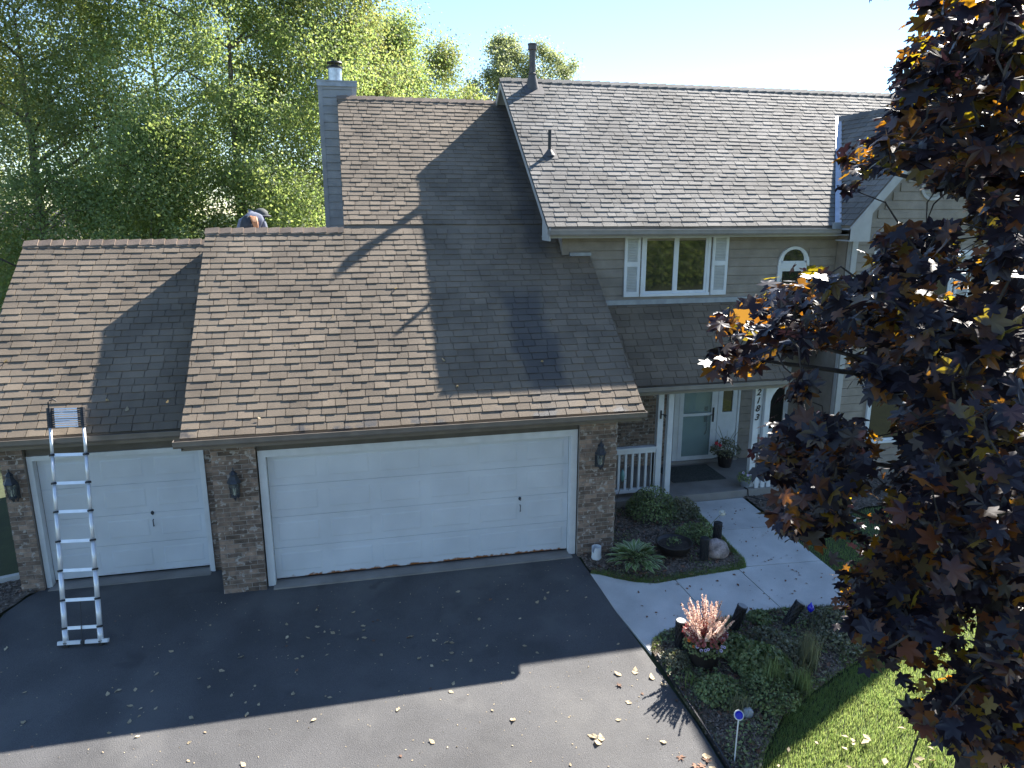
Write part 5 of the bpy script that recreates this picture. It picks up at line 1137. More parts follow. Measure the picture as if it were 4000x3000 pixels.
CLUMPS = '460,-795,585,4;429,-797,652,6;504,-683,635,9;751,-491,758,15;421,-824,668,5;488,-754,651,7;573,-673,636,10;641,-547,704,13;589,-551,620,4;517,-721,675,8;754,-540,604,15;410,-796,615,6;403,-852,632,4;565,-699,581,10;710,-464,753,16;435,-821,621,5;437,-807,632,5;535,-682,711,9;667,-516,695,14;448,-764,612,7;545,-665,678,10;434,-813,657,5;554,-673,636,10;785,-473,733,16;674,-578,700,13;515,-661,616,4;612,-570,670,13;676,-470,692,4;631,-564,661,13;406,-833,665,4;558,-628,685,11;695,-547,606,14;401,-797,627,4;676,-523,630,15;668,-593,647,13;615,-630,660,11;419,-807,654,5;651,-580,741,12;382,-825,610,5;696,-557,615,14;451,-752,681,4;506,-705,670,8;626,-583,630,13;625,-595,725,12;513,-687,704,9;465,-809,571,6;580,-600,693,12;630,-625,728,11;582,-624,639,11;639,-525,722,4;387,-830,625,5;598,-667,580,11;716,-488,729,15;636,-593,670,12;475,-771,612,7;448,-823,594,5;403,-809,669,4;488,-765,681,7;595,-540,642,4;388,-835,642,4;444,-812,642,5;644,-532,663,14;667,-507,687,15;712,-447,664,17;665,-502,693,15;388,-848,662,4;647,-605,608,12;689,-586,679,13;656,-578,726,12;512,-729,664,8;672,-535,629,14;546,-671,684,9;619,-612,652,12;490,-738,630,8;672,-598,577,11;551,-579,622,8;439,-821,608,5;715,-460,652,17;469,-718,636,8;709,-525,636,15;610,-646,633,11;419,-831,654,5;502,-698,636,9;386,-837,609,4;659,-552,638,14;421,-784,645,6;705,-459,662,16;393,-809,627,4;511,-669,661,4;435,-765,636,7;435,-786,665,6;606,-659,668,10;374,-825,610,5;516,-711,598,4;483,-769,588,4;464,-806,613,6;631,-633,702,11;682,-492,647,16;539,-740,572,8;658,-610,628,12;527,-677,712,9;723,-467,655,16;418,-797,642,6;432,-795,653,6;589,-590,688,12;603,-666,612,10;470,-781,674,6;462,-742,630,7;518,-620,617,7;655,-590,635,13;631,-643,579,12;430,-835,584,5;664,-440,649,4;690,-509,640,15;652,-602,638,12;425,-816,598,5;422,-843,617,4;609,-642,653,11;483,-753,689,7;482,-731,633,8;790,-467,777,16;480,-739,692,7;632,-640,601,11;616,-613,635,12;580,-644,625,11;496,-734,648,8;536,-723,606,9;528,-697,665,9;426,-799,662,5;426,-819,659,5;538,-720,588,9;431,-814,669,5;616,-643,565,4;555,-623,701,4;747,-527,652,15;447,-806,603,6;568,-694,700,9;592,-661,588,4;635,-651,598,11;595,-606,651,12;724,-492,606,4;658,-504,695,15;595,-659,720,10;483,-715,653,8;444,-815,653,5;791,-488,695,16;700,-552,671,14;670,-533,701,14;598,-562,627,4;643,-610,595,4;511,-681,650,9;575,-662,650,10;711,-574,560,14;582,-641,656,11;636,-561,621,13;564,-718,571,9;532,-697,704,9;446,-778,632,6;388,-823,633,5;749,-450,661,17;457,-756,623,7;606,-616,731,11;537,-636,650,4;470,-772,633,7;711,-576,597,14;476,-782,633,6;421,-809,620,5;669,-518,652,15;600,-611,603,4;441,-822,635,5;538,-670,683,9;492,-713,636,8;720,-490,681,16;486,-780,622,7;442,-831,567,5;579,-599,639,12;386,-827,638,5;605,-633,611,11;588,-667,595,10;485,-725,682,8;450,-793,637,6;457,-814,598,6;453,-753,646,7;657,-625,615,12;507,-680,674,4;421,-817,637,5;607,-658,700,10;590,-663,658,10;402,-846,648,4;518,-729,692,8;420,-824,608,5;754,-516,563,8;612,-657,665,10;468,-681,597,4;510,-660,641,4;445,-726,610,6;742,-528,614,15;447,-803,653,5;431,-755,609,4;598,-675,642,10;629,-582,674,13;425,-800,599,4;436,-805,671,5;625,-571,662,13;436,-787,647,6;603,-652,661,11;611,-634,667,11;559,-652,713,10;461,-803,644,6;685,-504,689,15;492,-638,617,4;432,-809,658,5;657,-575,628,13;469,-741,633,7;425,-836,608,5;636,-633,562,4;469,-761,566,4;413,-815,557,6;620,-569,553,14;600,-567,545,4;423,-801,559,6;654,-535,542,15;412,-789,572,4;441,-785,571,4;541,-668,564,4;623,-594,552,7;410,-787,569,4;739,-482,537,4;439,-774,565,6;721,-444,545,13;523,-701,551,6;467,-734,551,8;637,-593,540,4;579,-621,547,12;483,-722,561,9;422,-774,558,4;708,-442,529,18;502,-708,572,4;659,-555,546,9;497,-712,560,9;443,-749,556,4;435,-769,556,7;593,-572,546,4;456,-769,570,4;496,-706,564,8;449,-775,566,4;708,-526,415,16;652,-507,445,16;752,-512,411,17;434,-761,518,7;449,-660,525,10;538,-469,496,4;462,-714,514,9;562,-436,474,15;717,-582,547,14;720,-529,392,16;756,-454,430,18;698,-589,440,14;795,-491,370,18;434,-679,499,4;738,-553,481,15;451,-665,524,10;475,-800,511,7;577,-691,477,11;533,-703,472,10;403,-833,532,5;749,-502,453,17;614,-518,498,15;683,-513,454,16;702,-571,482,15;708,-528,437,16;444,-789,516,7;491,-628,498,12;669,-614,493,13;497,-684,524,10;706,-465,464,18;408,-855,525,5;706,-548,512,15;601,-671,530,11;743,-554,525,15;367,-775,522,7;550,-590,489,13;422,-829,497,6;515,-501,482,10;570,-665,475,11;718,-599,428,14;450,-576,502,4;659,-592,481,14;386,-827,513,5;409,-844,499,5;381,-825,511,4;471,-761,519,8;718,-517,414,17;483,-741,482,9;467,-622,524,11;539,-700,504,10;525,-706,479,10;437,-838,523,5;525,-663,531,11;633,-594,487,14;419,-816,531,6;404,-720,506,4;483,-751,501,8;601,-665,483,11;468,-811,562,6;657,-607,416,14;503,-720,475,9;417,-671,507,10;593,-614,455,13;671,-512,494,16;459,-694,522,9;660,-520,471,16;471,-554,488,4;516,-604,520,12;428,-844,551,5;420,-798,532,6;425,-848,513,5;652,-555,467,15;563,-619,513,12;434,-835,531,5;711,-506,441,17;514,-759,533,8;558,-661,453,11;586,-482,465,12;578,-615,479,13;732,-560,531,15;627,-497,514,4;602,-599,472,13;615,-549,502,15;545,-759,466,9;517,-739,524,9;564,-544,485,14;622,-658,481,12;711,-570,412,15;408,-699,511,9;573,-722,460,10;549,-531,506,15;539,-716,501,9;705,-572,493,15;468,-559,493,4;433,-832,530,5;632,-570,443,14;501,-529,479,4;660,-598,435,14;822,-493,503,17;569,-691,545,4;562,-554,484,14;782,-478,474,18;534,-712,510,9;635,-653,453,12;463,-771,508,7;488,-808,480,7;620,-663,549,11;490,-738,469,9;525,-560,532,4;478,-794,562,7;575,-514,489,15;406,-850,513,5;681,-578,430,15;441,-843,517,5;533,-575,520,13;586,-653,465,12;710,-545,395,16;736,-570,417,15;413,-858,565,4;721,-514,480,16;460,-639,518,11;625,-666,492,11;795,-508,504,17;420,-718,544,4;456,-557,493,4;518,-770,491,8;393,-833,530,5;516,-587,489,13;498,-756,471,8;519,-776,488,8;436,-780,534,7;486,-684,523,10;551,-716,508,9;418,-789,495,4;379,-775,546,5;429,-692,508,9;605,-555,449,15;512,-498,498,4;574,-594,509,13;571,-630,496,12;617,-623,486,13;373,-826,546,5;405,-783,547,4;494,-791,481,7;699,-437,466,18;420,-823,537,6;389,-843,536,5;714,-459,496,18;399,-644,510,4;599,-678,522,11;564,-606,478,13;558,-738,513,9;469,-799,497,7;586,-698,520,10;531,-622,504,12;636,-535,445,15;467,-623,508,12;569,-579,524,4;556,-528,469,8;596,-649,482,12;572,-702,464,10;735,-570,482,15;787,-519,458,17;405,-792,530,6;387,-825,505,4;513,-679,460,4;623,-645,509,12;404,-840,513,5;490,-538,484,4;545,-725,484,9;557,-609,461,11;629,-641,449,12;415,-789,534,6;514,-524,506,4;553,-699,548,4;501,-579,495,13;463,-552,485,4;410,-784,544,7;523,-630,507,12;415,-847,540,5;522,-688,511,10;617,-656,499,12;639,-623,459,13;610,-690,480,11;452,-732,533,8;358,-776,537,6;434,-791,522,7;588,-684,456,11;357,-771,522,4;514,-690,472,10;496,-708,535,9;459,-816,529,6;476,-796,490,7;565,-635,495,12;716,-600,444,14;657,-574,428,15;616,-518,473,16;599,-555,507,14;401,-756,529,7;672,-635,435,13;452,-745,539,8;643,-518,515,15;386,-754,515,4;449,-753,509,8;535,-597,492,13;471,-707,485,4;601,-630,438,13;370,-709,518,4;370,-798,550,4;375,-701,513,4;512,-600,499,12;408,-818,524,6;601,-624,428,13;545,-685,455,11;658,-649,431,13;547,-670,473,11;621,-444,461,18;464,-799,499,7;416,-695,526,9;419,-850,535,5;598,-667,533,11;703,-519,486,16;381,-797,544,6;581,-567,479,14;453,-822,513,6;524,-599,497,13;632,-651,451,12;510,-573,486,13;369,-745,504,4;378,-720,497,4;464,-541,449,4;356,-731,496,4;406,-640,477,4;531,-455,425,4;538,-424,431,4;476,-534,445,4;461,-547,452,4;430,-646,479,4;523,-489,443,4;426,-631,471,4;363,-719,500,4;626,-418,393,4;472,-638,448,4;401,-745,487,4;386,-765,489,4;519,-572,438,4;518,-570,431,4;370,-788,498,4;537,-547,430,4;598,-464,405,4;533,-557,433,4;534,-763,421,9;651,-488,351,13;439,-682,436,4;420,-851,454,5;446,-692,434,10;396,-798,455,7;380,-763,436,4;422,-832,434,6;400,-839,466,5;656,-568,405,15;536,-750,383,9;569,-566,396,4;712,-611,351,14;417,-759,441,8;648,-488,356,4;460,-819,479,6;423,-693,435,4;621,-457,342,18;398,-859,497,5;431,-732,432,9;411,-723,446,5;628,-621,398,13;444,-833,446,6;463,-714,436,7;545,-571,375,14;478,-668,434,4;815,-482,245,19;372,-763,444,4;646,-643,386,13;579,-693,395,11;611,-452,320,18;446,-780,422,4;407,-874,483,4;494,-638,419,9;487,-749,441,9;651,-414,320,19;455,-681,414,10;405,-846,483,5;793,-510,355,18;403,-775,445,7;468,-789,428,8;530,-592,362,14;366,-811,480,4;573,-681,353,12;396,-843,454,5;458,-783,459,7;659,-446,267,19;579,-542,363,15;582,-508,350,16;424,-722,445,9;581,-498,363,17;611,-688,401,11;618,-617,375,14;695,-627,322,14;562,-671,425,11;566,-590,388,10;391,-749,432,4;647,-655,352,13;404,-873,454,5;630,-501,343,17;601,-616,407,4;560,-692,419,11;531,-750,457,9;474,-807,428,7;418,-856,452,5;393,-733,441,4;508,-755,421,9;790,-522,330,18;532,-702,392,11;654,-563,399,15;679,-647,333,13;547,-672,370,8;489,-667,425,11;433,-701,422,10;706,-611,345,14;633,-622,362,14;606,-488,306,17;621,-632,344,13;449,-797,430,7;706,-581,391,15;392,-856,474,5;412,-765,446,8;617,-627,396,13;858,-490,259,19;442,-709,429,10;508,-729,442,9;492,-771,434,8;386,-784,472,4;417,-755,430,8;549,-753,408,9;761,-462,248,19;535,-702,408,10;789,-511,366,18;525,-738,381,10;541,-717,369,10;465,-813,479,6;569,-687,401,11;439,-852,456,5;574,-551,358,15;586,-703,384,11;446,-846,488,5;643,-451,344,18;390,-795,448,7;639,-633,317,14;464,-782,424,8;419,-752,455,8;737,-582,382,15;755,-562,362,16;437,-672,422,6;715,-595,313,15;581,-671,425,11;433,-845,454,6;546,-689,365,11;419,-695,431,4;419,-842,483,5;510,-653,383,7;432,-678,408,4;564,-739,408,10;647,-606,345,14;512,-790,463,8;442,-654,403,4;800,-497,328,18;434,-739,443,9;451,-824,450,6;546,-592,382,14;675,-620,309,14;546,-584,338,14;661,-561,322,16;573,-562,352,15;684,-639,384,13;384,-803,452,6;755,-506,304,18;401,-833,491,5;449,-703,424,10;729,-608,352,15;569,-715,419,10;525,-720,442,10;378,-811,471,6;462,-698,439,10;467,-794,440,7;777,-504,297,18;539,-722,441,10;519,-574,382,14;480,-628,381,12;526,-606,367,13;614,-624,327,14;519,-702,383,8;702,-515,365,17;577,-655,335,13;504,-731,417,9;416,-723,443,9;443,-695,411,10;490,-806,462,7;403,-865,501,5;423,-826,445,6;491,-775,463,8;536,-543,374,15;534,-708,373,11;432,-743,452,8;647,-621,411,13;406,-716,430,4;527,-632,380,13;645,-468,336,18;419,-754,422,8;612,-642,404,13;401,-782,458,7;527,-609,387,13;491,-649,426,4;567,-680,431,11;410,-847,490,5;650,-639,412,13;536,-717,453,10;551,-597,326,4;451,-675,361,4;407,-776,409,4;396,-787,421,4;401,-763,402,4;408,-754,419,8;361,-795,429,4;626,-481,269,15;528,-626,342,4;558,-613,317,4;557,-582,307,4;609,-487,284,18;592,-472,266,4;394,-776,411,4;391,-762,410,4;392,-766,418,8;404,-744,398,4;373,-793,433,7;372,-812,441,6;428,-702,379,4;574,-498,265,4;506,-603,328,7;451,-699,372,4;535,-615,339,4;422,-738,399,9;399,-758,415,8;436,-709,371,4;456,-772,395,4;817,-518,54,19;519,-812,282,8;442,-824,396,7;733,-496,227,19;544,-768,364,9;579,-729,224,11;702,-531,132,18;539,-655,294,13;598,-673,263,13;627,-622,246,14;641,-704,264,12;580,-623,285,14;470,-836,338,7;513,-811,339,8;609,-728,244,11;517,-691,295,11;649,-540,156,4;585,-591,209,4;635,-552,235,16;535,-748,355,10;629,-653,335,13;434,-791,375,8;728,-523,256,18;473,-836,318,7;771,-517,237,18;586,-673,343,12;478,-844,339,7;552,-766,385,9;535,-735,338,10;528,-801,287,9;536,-772,386,9;436,-792,377,8;510,-754,368,9;787,-569,137,6;686,-676,110,14;760,-510,151,19;539,-710,323,11;478,-818,404,7;634,-559,210,16;619,-661,318,13;397,-838,375,6;644,-576,252,16;517,-774,251,4;652,-688,171,13;524,-708,347,11;612,-592,193,15;509,-782,379,8;495,-815,283,8;446,-863,366,6;531,-696,260,12;757,-613,54,17;475,-812,316,8;427,-804,360,7;566,-756,294,10;526,-744,250,7;505,-705,348,4;805,-452,221,19;778,-511,30,17;702,-672,123,14;490,-780,351,8;581,-689,180,4;765,-540,236,18;488,-804,295,8;636,-589,247,15;508,-776,379,8;510,-753,383,9;753,-637,62,16;438,-773,342,4;450,-805,417,7;679,-663,125,14;531,-796,271,9;440,-799,410,7;573,-647,222,4;761,-601,109,17;597,-736,230,11;607,-642,249,14;666,-609,270,15;445,-843,333,7;594,-706,181,4;531,-739,237,4;735,-589,303,16;767,-592,106,17;444,-863,392,6;430,-849,421,6;416,-807,368,7;502,-737,378,9;600,-665,297,13;490,-817,320,8;704,-609,264,15;439,-827,420,6;544,-785,331,9;586,-733,258,11;781,-507,252,18;638,-662,155,14;675,-639,309,14;619,-700,323,12;472,-729,338,10;576,-707,299,4;640,-713,160,12;676,-679,243,13;635,-634,276,14;435,-801,357,7;591,-741,329,10;402,-855,442,5;506,-758,371,9;508,-783,267,9;570,-691,263,12;433,-803,355,7;817,-528,42,19;614,-735,237,11;578,-745,219,11;719,-494,211,19;590,-704,216,12;515,-758,386,9;547,-787,300,9;779,-572,226,17;792,-487,224,19;531,-765,386,9;412,-870,456,5;639,-702,291,12;609,-716,203,12;421,-833,426,6;447,-798,364,8;510,-782,272,9;504,-739,312,10;548,-780,263,9;492,-701,315,4;699,-596,270,15;410,-879,445,5;575,-767,233,10;697,-668,160,14;559,-715,204,4;445,-827,428,6;497,-734,365,10;425,-868,456,5;633,-560,185,14;482,-774,383,8;759,-542,261,17;472,-831,345,7;449,-765,342,9;441,-853,416,6;538,-680,289,12;723,-584,268,16;494,-774,386,8;668,-490,155,4;512,-755,348,9;619,-600,259,15;583,-674,295,12;500,-728,370,4;721,-555,77,6;581,-765,257,10;641,-667,158,14;573,-690,347,11;615,-695,332,12;815,-552,97,18;447,-832,326,7;587,-660,255,13;636,-598,252,15;701,-664,112,15;666,-677,304,13;431,-839,425,6;495,-762,322,9;785,-545,35,19;601,-612,212,15;736,-638,113,15;497,-749,386,9;507,-810,355,8;727,-630,231,15;744,-577,249,16;730,-469,87,5;456,-846,314,4;798,-551,77,18;551,-782,258,9;571,-684,317,12;474,-750,334,9;625,-567,211,16;555,-721,339,11;718,-487,202,19;609,-721,315,11;694,-666,181,14;462,-842,410,6;593,-628,258,14;588,-671,242,13;682,-658,161,14;648,-596,189,16;519,-708,297,11;520,-735,294,10;444,-855,368,6;455,-861,352,6;413,-858,347,5;721,-426,149,4;546,-688,267,12;472,-776,385,8;678,-591,243,16;569,-755,354,10;669,-624,255,4;453,-755,353,9;524,-783,291,9;807,-551,237,17;428,-831,428,6;417,-814,362,7;580,-700,323,11;479,-833,335,7;722,-484,142,19;396,-859,399,5;568,-758,280,10;660,-669,337,13;642,-586,226,16;484,-734,324,10;496,-791,272,4;598,-754,202,11;616,-603,272,15;649,-647,146,14;617,-620,236,14;451,-853,366,6;551,-784,294,9;729,-574,294,16;553,-661,271,13;441,-857,379,4;726,-491,122,19;444,-834,419,6;402,-863,434,5;833,-529,212,18;596,-691,356,11;558,-757,381,9;534,-784,267,9;466,-799,292,4;520,-807,289,8;801,-493,182,19;423,-789,356,4;642,-520,200,4;656,-687,220,13;571,-746,275,10;792,-562,89,18;438,-853,425,6;789,-575,165,17;486,-815,329,8;627,-613,291,14;773,-618,42,17;543,-699,315,11;455,-829,312,7;531,-665,315,4;480,-789,398,8;500,-726,328,10;459,-814,305,6;481,-759,318,9;468,-763,388,8;431,-786,370,8;708,-628,167,15;492,-823,358,7;755,-502,198,19;428,-841,434,6;598,-626,298,14;571,-762,251,10;650,-570,187,16;486,-782,272,4;497,-793,398,8;656,-690,189,13;626,-635,237,14;812,-590,44,18;466,-814,311,8;588,-648,1116,17;507,-794,636,17;621,-844,938,17;732,-562,799,17;463,-632,844,17;649,-874,949,17;860,-515,360,17;636,-842,340,17;442,-727,1052,17;653,-852,720,17;487,-671,1079,17;947,-655,608,17;572,-891,796,17;432,-715,884,17;685,-899,622,17;749,-728,394,17;787,-742,931,17;808,-875,784,17;480,-774,926,17;533,-901,710,17;707,-876,1062,17;568,-825,407,17;504,-594,772,17;697,-848,375,17;627,-971,359,17;691,-839,912,17;490,-907,684,17;814,-664,520,17;823,-641,220,17;840,-649,741,17;681,-533,1076,17;536,-543,852,17;867,-545,816,17;812,-650,281,17;562,-833,288,17;627,-565,1037,17;802,-691,797,17;457,-652,766,17;566,-762,1111,17;810,-921,804,17;739,-798,640,17;527,-615,981,17;792,-603,703,17;413,-838,821,17;406,-565,827,17;909,-757,837,17;836,-795,354,17;546,-778,1058,17;837,-825,469,17;772,-612,851,17;857,-714,838,17;416,-823,733,17;425,-847,890,17;705,-783,256,17;722,-759,939,17;851,-666,502,17;754,-806,1068,17;558,-755,1091,17;559,-875,839,17;564,-789,360,17;734,-570,828,17;824,-630,205,17;686,-933,698,17;643,-876,755,17;746,-600,951,17;630,-809,971,17;752,-651,1142,17;844,-526,762,17;645,-827,547,17;716,-858,252,17;866,-653,756,17;890,-641,893,17;436,-657,956,17;784,-764,757,17;735,-591,1103,17;680,-827,370,17;654,-785,1073,17;473,-495,816,17;802,-682,869,17;693,-451,913,17;895,-679,888,17;443,-589,896,17;609,-818,889,17;655,-818,619,17;584,-806,1039,17;862,-761,219,17;789,-721,650,17;785,-955,476,17;622,-938,501,17;911,-629,625,17;653,-554,780,17;763,-890,442,17;847,-777,884,17;543,-783,1029,17;789,-795,666,17;567,-798,1131,17;667,-757,1105,17;424,-621,851,17;543,-569,815,17;605,-867,775,17;915,-737,654,17;795,-551,582,17;610,-950,869,17;733,-586,1140,17;679,-528,1058,17;500,-719,1132,17;588,-872,923,17;827,-717,1063,17;664,-891,831,17;526,-692,932,17;682,-786,1034,17;452,-822,995,17;794,-579,1070,17;584,-480,931,17;822,-648,682,17;827,-839,253,17;699,-853,1023,17;532,-824,431,17;570,-835,1070,17;507,-841,349,17;521,-913,853,17;843,-553,504,17;839,-796,850,17;910,-630,851,17;573,-906,252,17;458,-576,924,17;763,-666,220,17;810,-898,438,17;438,-530,924,17;474,-905,318,17;699,-848,724,17;716,-765,265,17;819,-674,316,17;648,-823,771,17;623,-958,511,17;361,-678,852,17;621,-954,595,17;498,-888,893,17;691,-936,885,17;567,-628,995,17;465,-485,898,17;581,-977,740,17;729,-893,212,17;463,-906,516,17;510,-527,813,17;575,-757,1145,17;765,-849,876,17;536,-935,463,17;705,-536,1104,17;583,-850,461,17;476,-903,462,17;448,-855,930,17;911,-583,448,17;626,-889,904,17;467,-719,949,17;665,-480,839,17;578,-837,673,17;544,-567,947,17;595,-836,1120,17;789,-685,326,17;881,-562,452,17;896,-687,393,17;411,-656,995,17;787,-780,354,17;851,-740,660,17;476,-826,662,17;550,-491,831,17;775,-510,848,17;880,-731,870,17;583,-888,611,17;696,-590,895,17;889,-746,607,17;438,-725,913,17;785,-671,1061,17;724,-767,339,17;705,-543,1078,17;434,-657,849,17;638,-804,1057,17;689,-800,760,17;528,-900,433,17;779,-742,513,17;736,-727,945,17;562,-818,1046,17;530,-964,480,17;668,-433,936,17;591,-799,359,17;791,-605,389,17;498,-734,766,17;841,-630,787,17;739,-861,606,17;488,-547,1045,17;461,-878,775,17;505,-814,1010,17;791,-730,825,17;716,-847,384,17;474,-673,882,17;851,-587,508,17;778,-762,958,17;820,-601,1030,17;904,-551,648,17;701,-588,1044,17;699,-921,888,17;776,-830,456,17;573,-817,810,17;531,-967,664,17;778,-676,287,17;580,-918,727,17;826,-888,679,17;852,-538,467,17;779,-595,971,17;535,-606,759,17;786,-654,1080,17;600,-444,882,17;902,-804,464,17;845,-843,277,17;644,-893,805,17;452,-835,727,17;594,-967,655,17;799,-670,1076,17;856,-744,977,17;671,-868,285,17;521,-624,772,17;634,-907,249,17;684,-947,687,17;842,-907,480,17;478,-719,1043,17;512,-917,514,17;462,-493,850,17;679,-803,200,17;578,-939,643,17;549,-662,1109,17;794,-560,656,17;532,-785,1071,17;832,-671,576,17;878,-691,205,17;629,-857,345,17;557,-913,573,17;531,-912,461,17;645,-560,1131,17;642,-618,1135,17;497,-615,754,17;888,-736,490,17;525,-780,723,17;826,-659,362,17;438,-832,238,17;648,-580,893,17;655,-454,905,17;601,-470,972,17;666,-525,1077,17;489,-762,1104,17;565,-878,769,17;909,-716,691,17;612,-983,478,17;768,-718,814,17;842,-766,870,17;841,-670,990,17;473,-665,1066,17;743,-512,1005,17;578,-806,1075,17;644,-896,989,17;713,-787,218,17;696,-885,689,17;665,-581,1124,17;605,-948,379,17;651,-801,1137,17;829,-784,1004,17;920,-608,613,17;665,-876,821,17;645,-828,413,17;785,-729,957,17;676,-923,235,17;415,-614,962,17;800,-777,1016,17;723,-846,743,17;549,-662,1067,17;438,-649,835,17;786,-877,698,17;582,-889,401,17;696,-881,1015,17;750,-805,226,17;701,-881,544,17;893,-786,782,17;521,-789,759,17;706,-782,358,17;449,-756,1061,17;810,-881,917,17;577,-888,947,17;671,-913,225,17;640,-949,779,17;746,-577,583,17;850,-634,882,17;837,-777,769,17;698,-881,497,17;884,-676,296,17;900,-591,687,17;440,-701,874,17;733,-720,1109,17;850,-787,435,17;466,-700,903,17;803,-584,368,17;584,-934,880,17;482,-928,799,17;770,-825,949,17;441,-785,1028,17;815,-564,358,17;831,-915,760,17;535,-572,920,17;465,-771,833,17;761,-674,816,17;887,-792,892,17;771,-844,277,17;772,-718,1045,17;436,-728,1024,17;818,-725,741,17;679,-517,985,17;661,-802,905,17;813,-558,592,17;598,-414,843,17;686,-517,1031,17;657,-842,495,17;786,-744,286,17;724,-590,749,17;880,-602,657,17;622,-831,1020,17;518,-768,909,17;751,-684,212,17;580,-472,997,17;705,-825,207,17;495,-841,969,17;523,-654,1070,17;926,-712,489,17;896,-712,631,17;695,-464,914,17;798,-817,384,17;627,-938,930,17;642,-852,433,17;590,-583,1075,17;518,-562,997,17;766,-731,1147,17;485,-622,804,17;773,-851,255,17;891,-819,572,17;687,-903,830,17;562,-701,1077,17;885,-663,439,17;501,-680,1105,17;856,-630,547,17;556,-899,942,17;863,-672,985,17;483,-838,448,17;831,-779,204,17;511,-555,895,17;635,-855,332,17;730,-784,880,17;647,-952,468,17;751,-906,943,17;920,-729,361,17;456,-688,1093,17;739,-930,885,17;900,-629,693,17;843,-838,517,17;645,-839,244,17;840,-776,400,17;705,-831,314,17;785,-603,588,17;920,-619,726,17;658,-824,762,17;697,-621,1128,17;883,-727,796,17;853,-729,425,17;857,-812,463,17;752,-793,851,17;946,-716,656,17;531,-837,383,17;542,-595,764,17;582,-912,574,17;763,-658,473,17;822,-536,638,17;861,-739,914,17;474,-856,969,17'
# ================================================================ trees
def broadleaf(name, base, height, rad, z0, ncl, per, size, m, label, seed, lean=(0, 0), droop=.5, csz=.75, group=None, cat='tree', trunk_r=.22, nlimb=26, flat=.72):
    r = np.random.default_rng(seed); b = np.array(base, float); t = empty(name, base, label, cat, group)
    top = b+np.array([lean[0], lean[1], height]); mb = MB(); nn = 8
    def axis(f): return b+(top-b)*f+np.array([math.sin(f*5+seed)*.25, math.cos(f*4+seed)*.2, 0])*f
    pts = [axis(i/nn*.92) for i in range(nn+1)]; mb.tube(pts, [trunk_r*(1-.93*min(1, i/nn*1.35)) for i in range(nn+1)], 9); mb.build('trunk', M_bark, t, smooth=True)
    C_ = []
    while len(C_) < ncl:
        u = r.random(); z = z0+(height-z0)*u
        prof = math.sin(math.pi*min(max(u*.86+.12, 0), 1))**.65; rr = rad*prof*(r.random()**.45)*(1+.25*math.sin(seed+u*9+3*r.random())); a = r.random()*6.283
        c = axis(z/height)+np.array([rr*math.cos(a), rr*math.sin(a)*flat, 0]); c[2] = b[2]+z; C_.append(c)
    C_ = np.array(C_); mb = MB()
    for k in range(min(nlimb, ncl)):
        c = C_[k]; f = max(.12, (c[2]-b[2]-.45*np.hypot(*(c-axis((c[2]-b[2])/height))[:2]))/height); s = axis(min(f, .9)); md = s*.45+c*.55+np.array([0, 0, .25])
        mb.tube([s, md, c], [max(.02, trunk_r*.42*(1-f)), .03, .012], 6)
    mb.build('limbs', M_bark, t, smooth=True, kind='stuff')
    n = ncl*per; idx = np.repeat(np.arange(ncl), per); sc = (csz*(.55+.8*r.random(ncl)))[idx]
    off = r.normal(size=(n, 3))*sc[:, None]*np.array([[.62, .62, .55]]); off[:, 2] -= droop*r.random(n)**2*sc*1.6
    Pp = C_[idx]+off; Pp[:, 2] = np.maximum(Pp[:, 2], b[2]+.3)
    nr = r.normal(size=(n, 3))*.75+np.array([[.15, -.1, .45]])+off*.35; S = size*(.55+.75*r.random(n))
    scatter('crown', LEAF4[0], LEAF4[1], Pp, rots(nr, r.random(n)*6.283), S, m, t)
    return t
G1 = 'tall trees behind the garage'
broadleaf('birch_tree', (-2.0, 17, 0), 19, 5.0, 3.4, 240, 620, .110, M_leafg, 'tall green tree whose trunk rises behind the person on the roof', 3, group=G1, trunk_r=.30)
broadleaf('birch_tree', (-8.6, 17, 0), 18, 4.8, 3.0, 240, 620, .110, M_leafy, 'yellow-green weeping tree at the left edge of the photo', 5, group=G1, droop=1.1, trunk_r=.27)
broadleaf('birch_tree', (-14.2, 20, 0), 18, 4.5, 2.5, 160, 560, .113, M_leafy, 'yellowish tree partly cut off by the left edge', 9, group=G1, trunk_r=.24)
broadleaf('birch_tree', (-5.2, 20.5, 0), 19.5, 4.6, 3.2, 160, 560, .103, M_leafg, 'dense green tree between the two left trees', 13, group=G1, trunk_r=.24)
broadleaf('birch_tree', (1.1, 19, 0), 17.2, 3.4, 3.5, 180, 580, .110, M_leafy, 'bright green tree rising behind the chimney', 17, group=G1, trunk_r=.24)
broadleaf('birch_tree', (3.8, 22, 0), 13.6, 2.5, 3.0, 110, 560, .118, M_leafg, 'medium green tree right of the chimney', 21, group=G1, trunk_r=.2)
broadleaf('birch_tree', (6.6, 25, 0), 13.0, 2.1, 3.0, 80, 560, .122, M_leafy, 'light green tree tapering towards the main gable', 25, group=G1, trunk_r=.18)
broadleaf('birch_tree', (11.9, 36, 0), 16.0, 4.3, 4.0, 150, 420, .15, M_leafd, 'distant pale green tree behind the roof flue, left crown', 33, group=G1, csz=.6, trunk_r=.2)
broadleaf('birch_tree', (14.5, 37, 0), 16.4, 3.2, 4.0, 80, 400, .15, M_leafd, 'distant pale green tree right of the roof flue', 37, group=G1, csz=.55, trunk_r=.18)
broadleaf('understorey_tree', (-4.2, 12.8, 0), 8.4, 2.3, 2.0, 60, 560, .103, M_leafg, 'low dark green tree right behind the single garage roof', 41, group=G1, trunk_r=.12)
broadleaf('understorey_tree', (-7.0, 13.2, 0), 7.6, 2.2, 1.6, 52, 560, .103, M_leafg, 'low dark green tree at the left end of the single garage roof', 45, group=G1, trunk_r=.12)
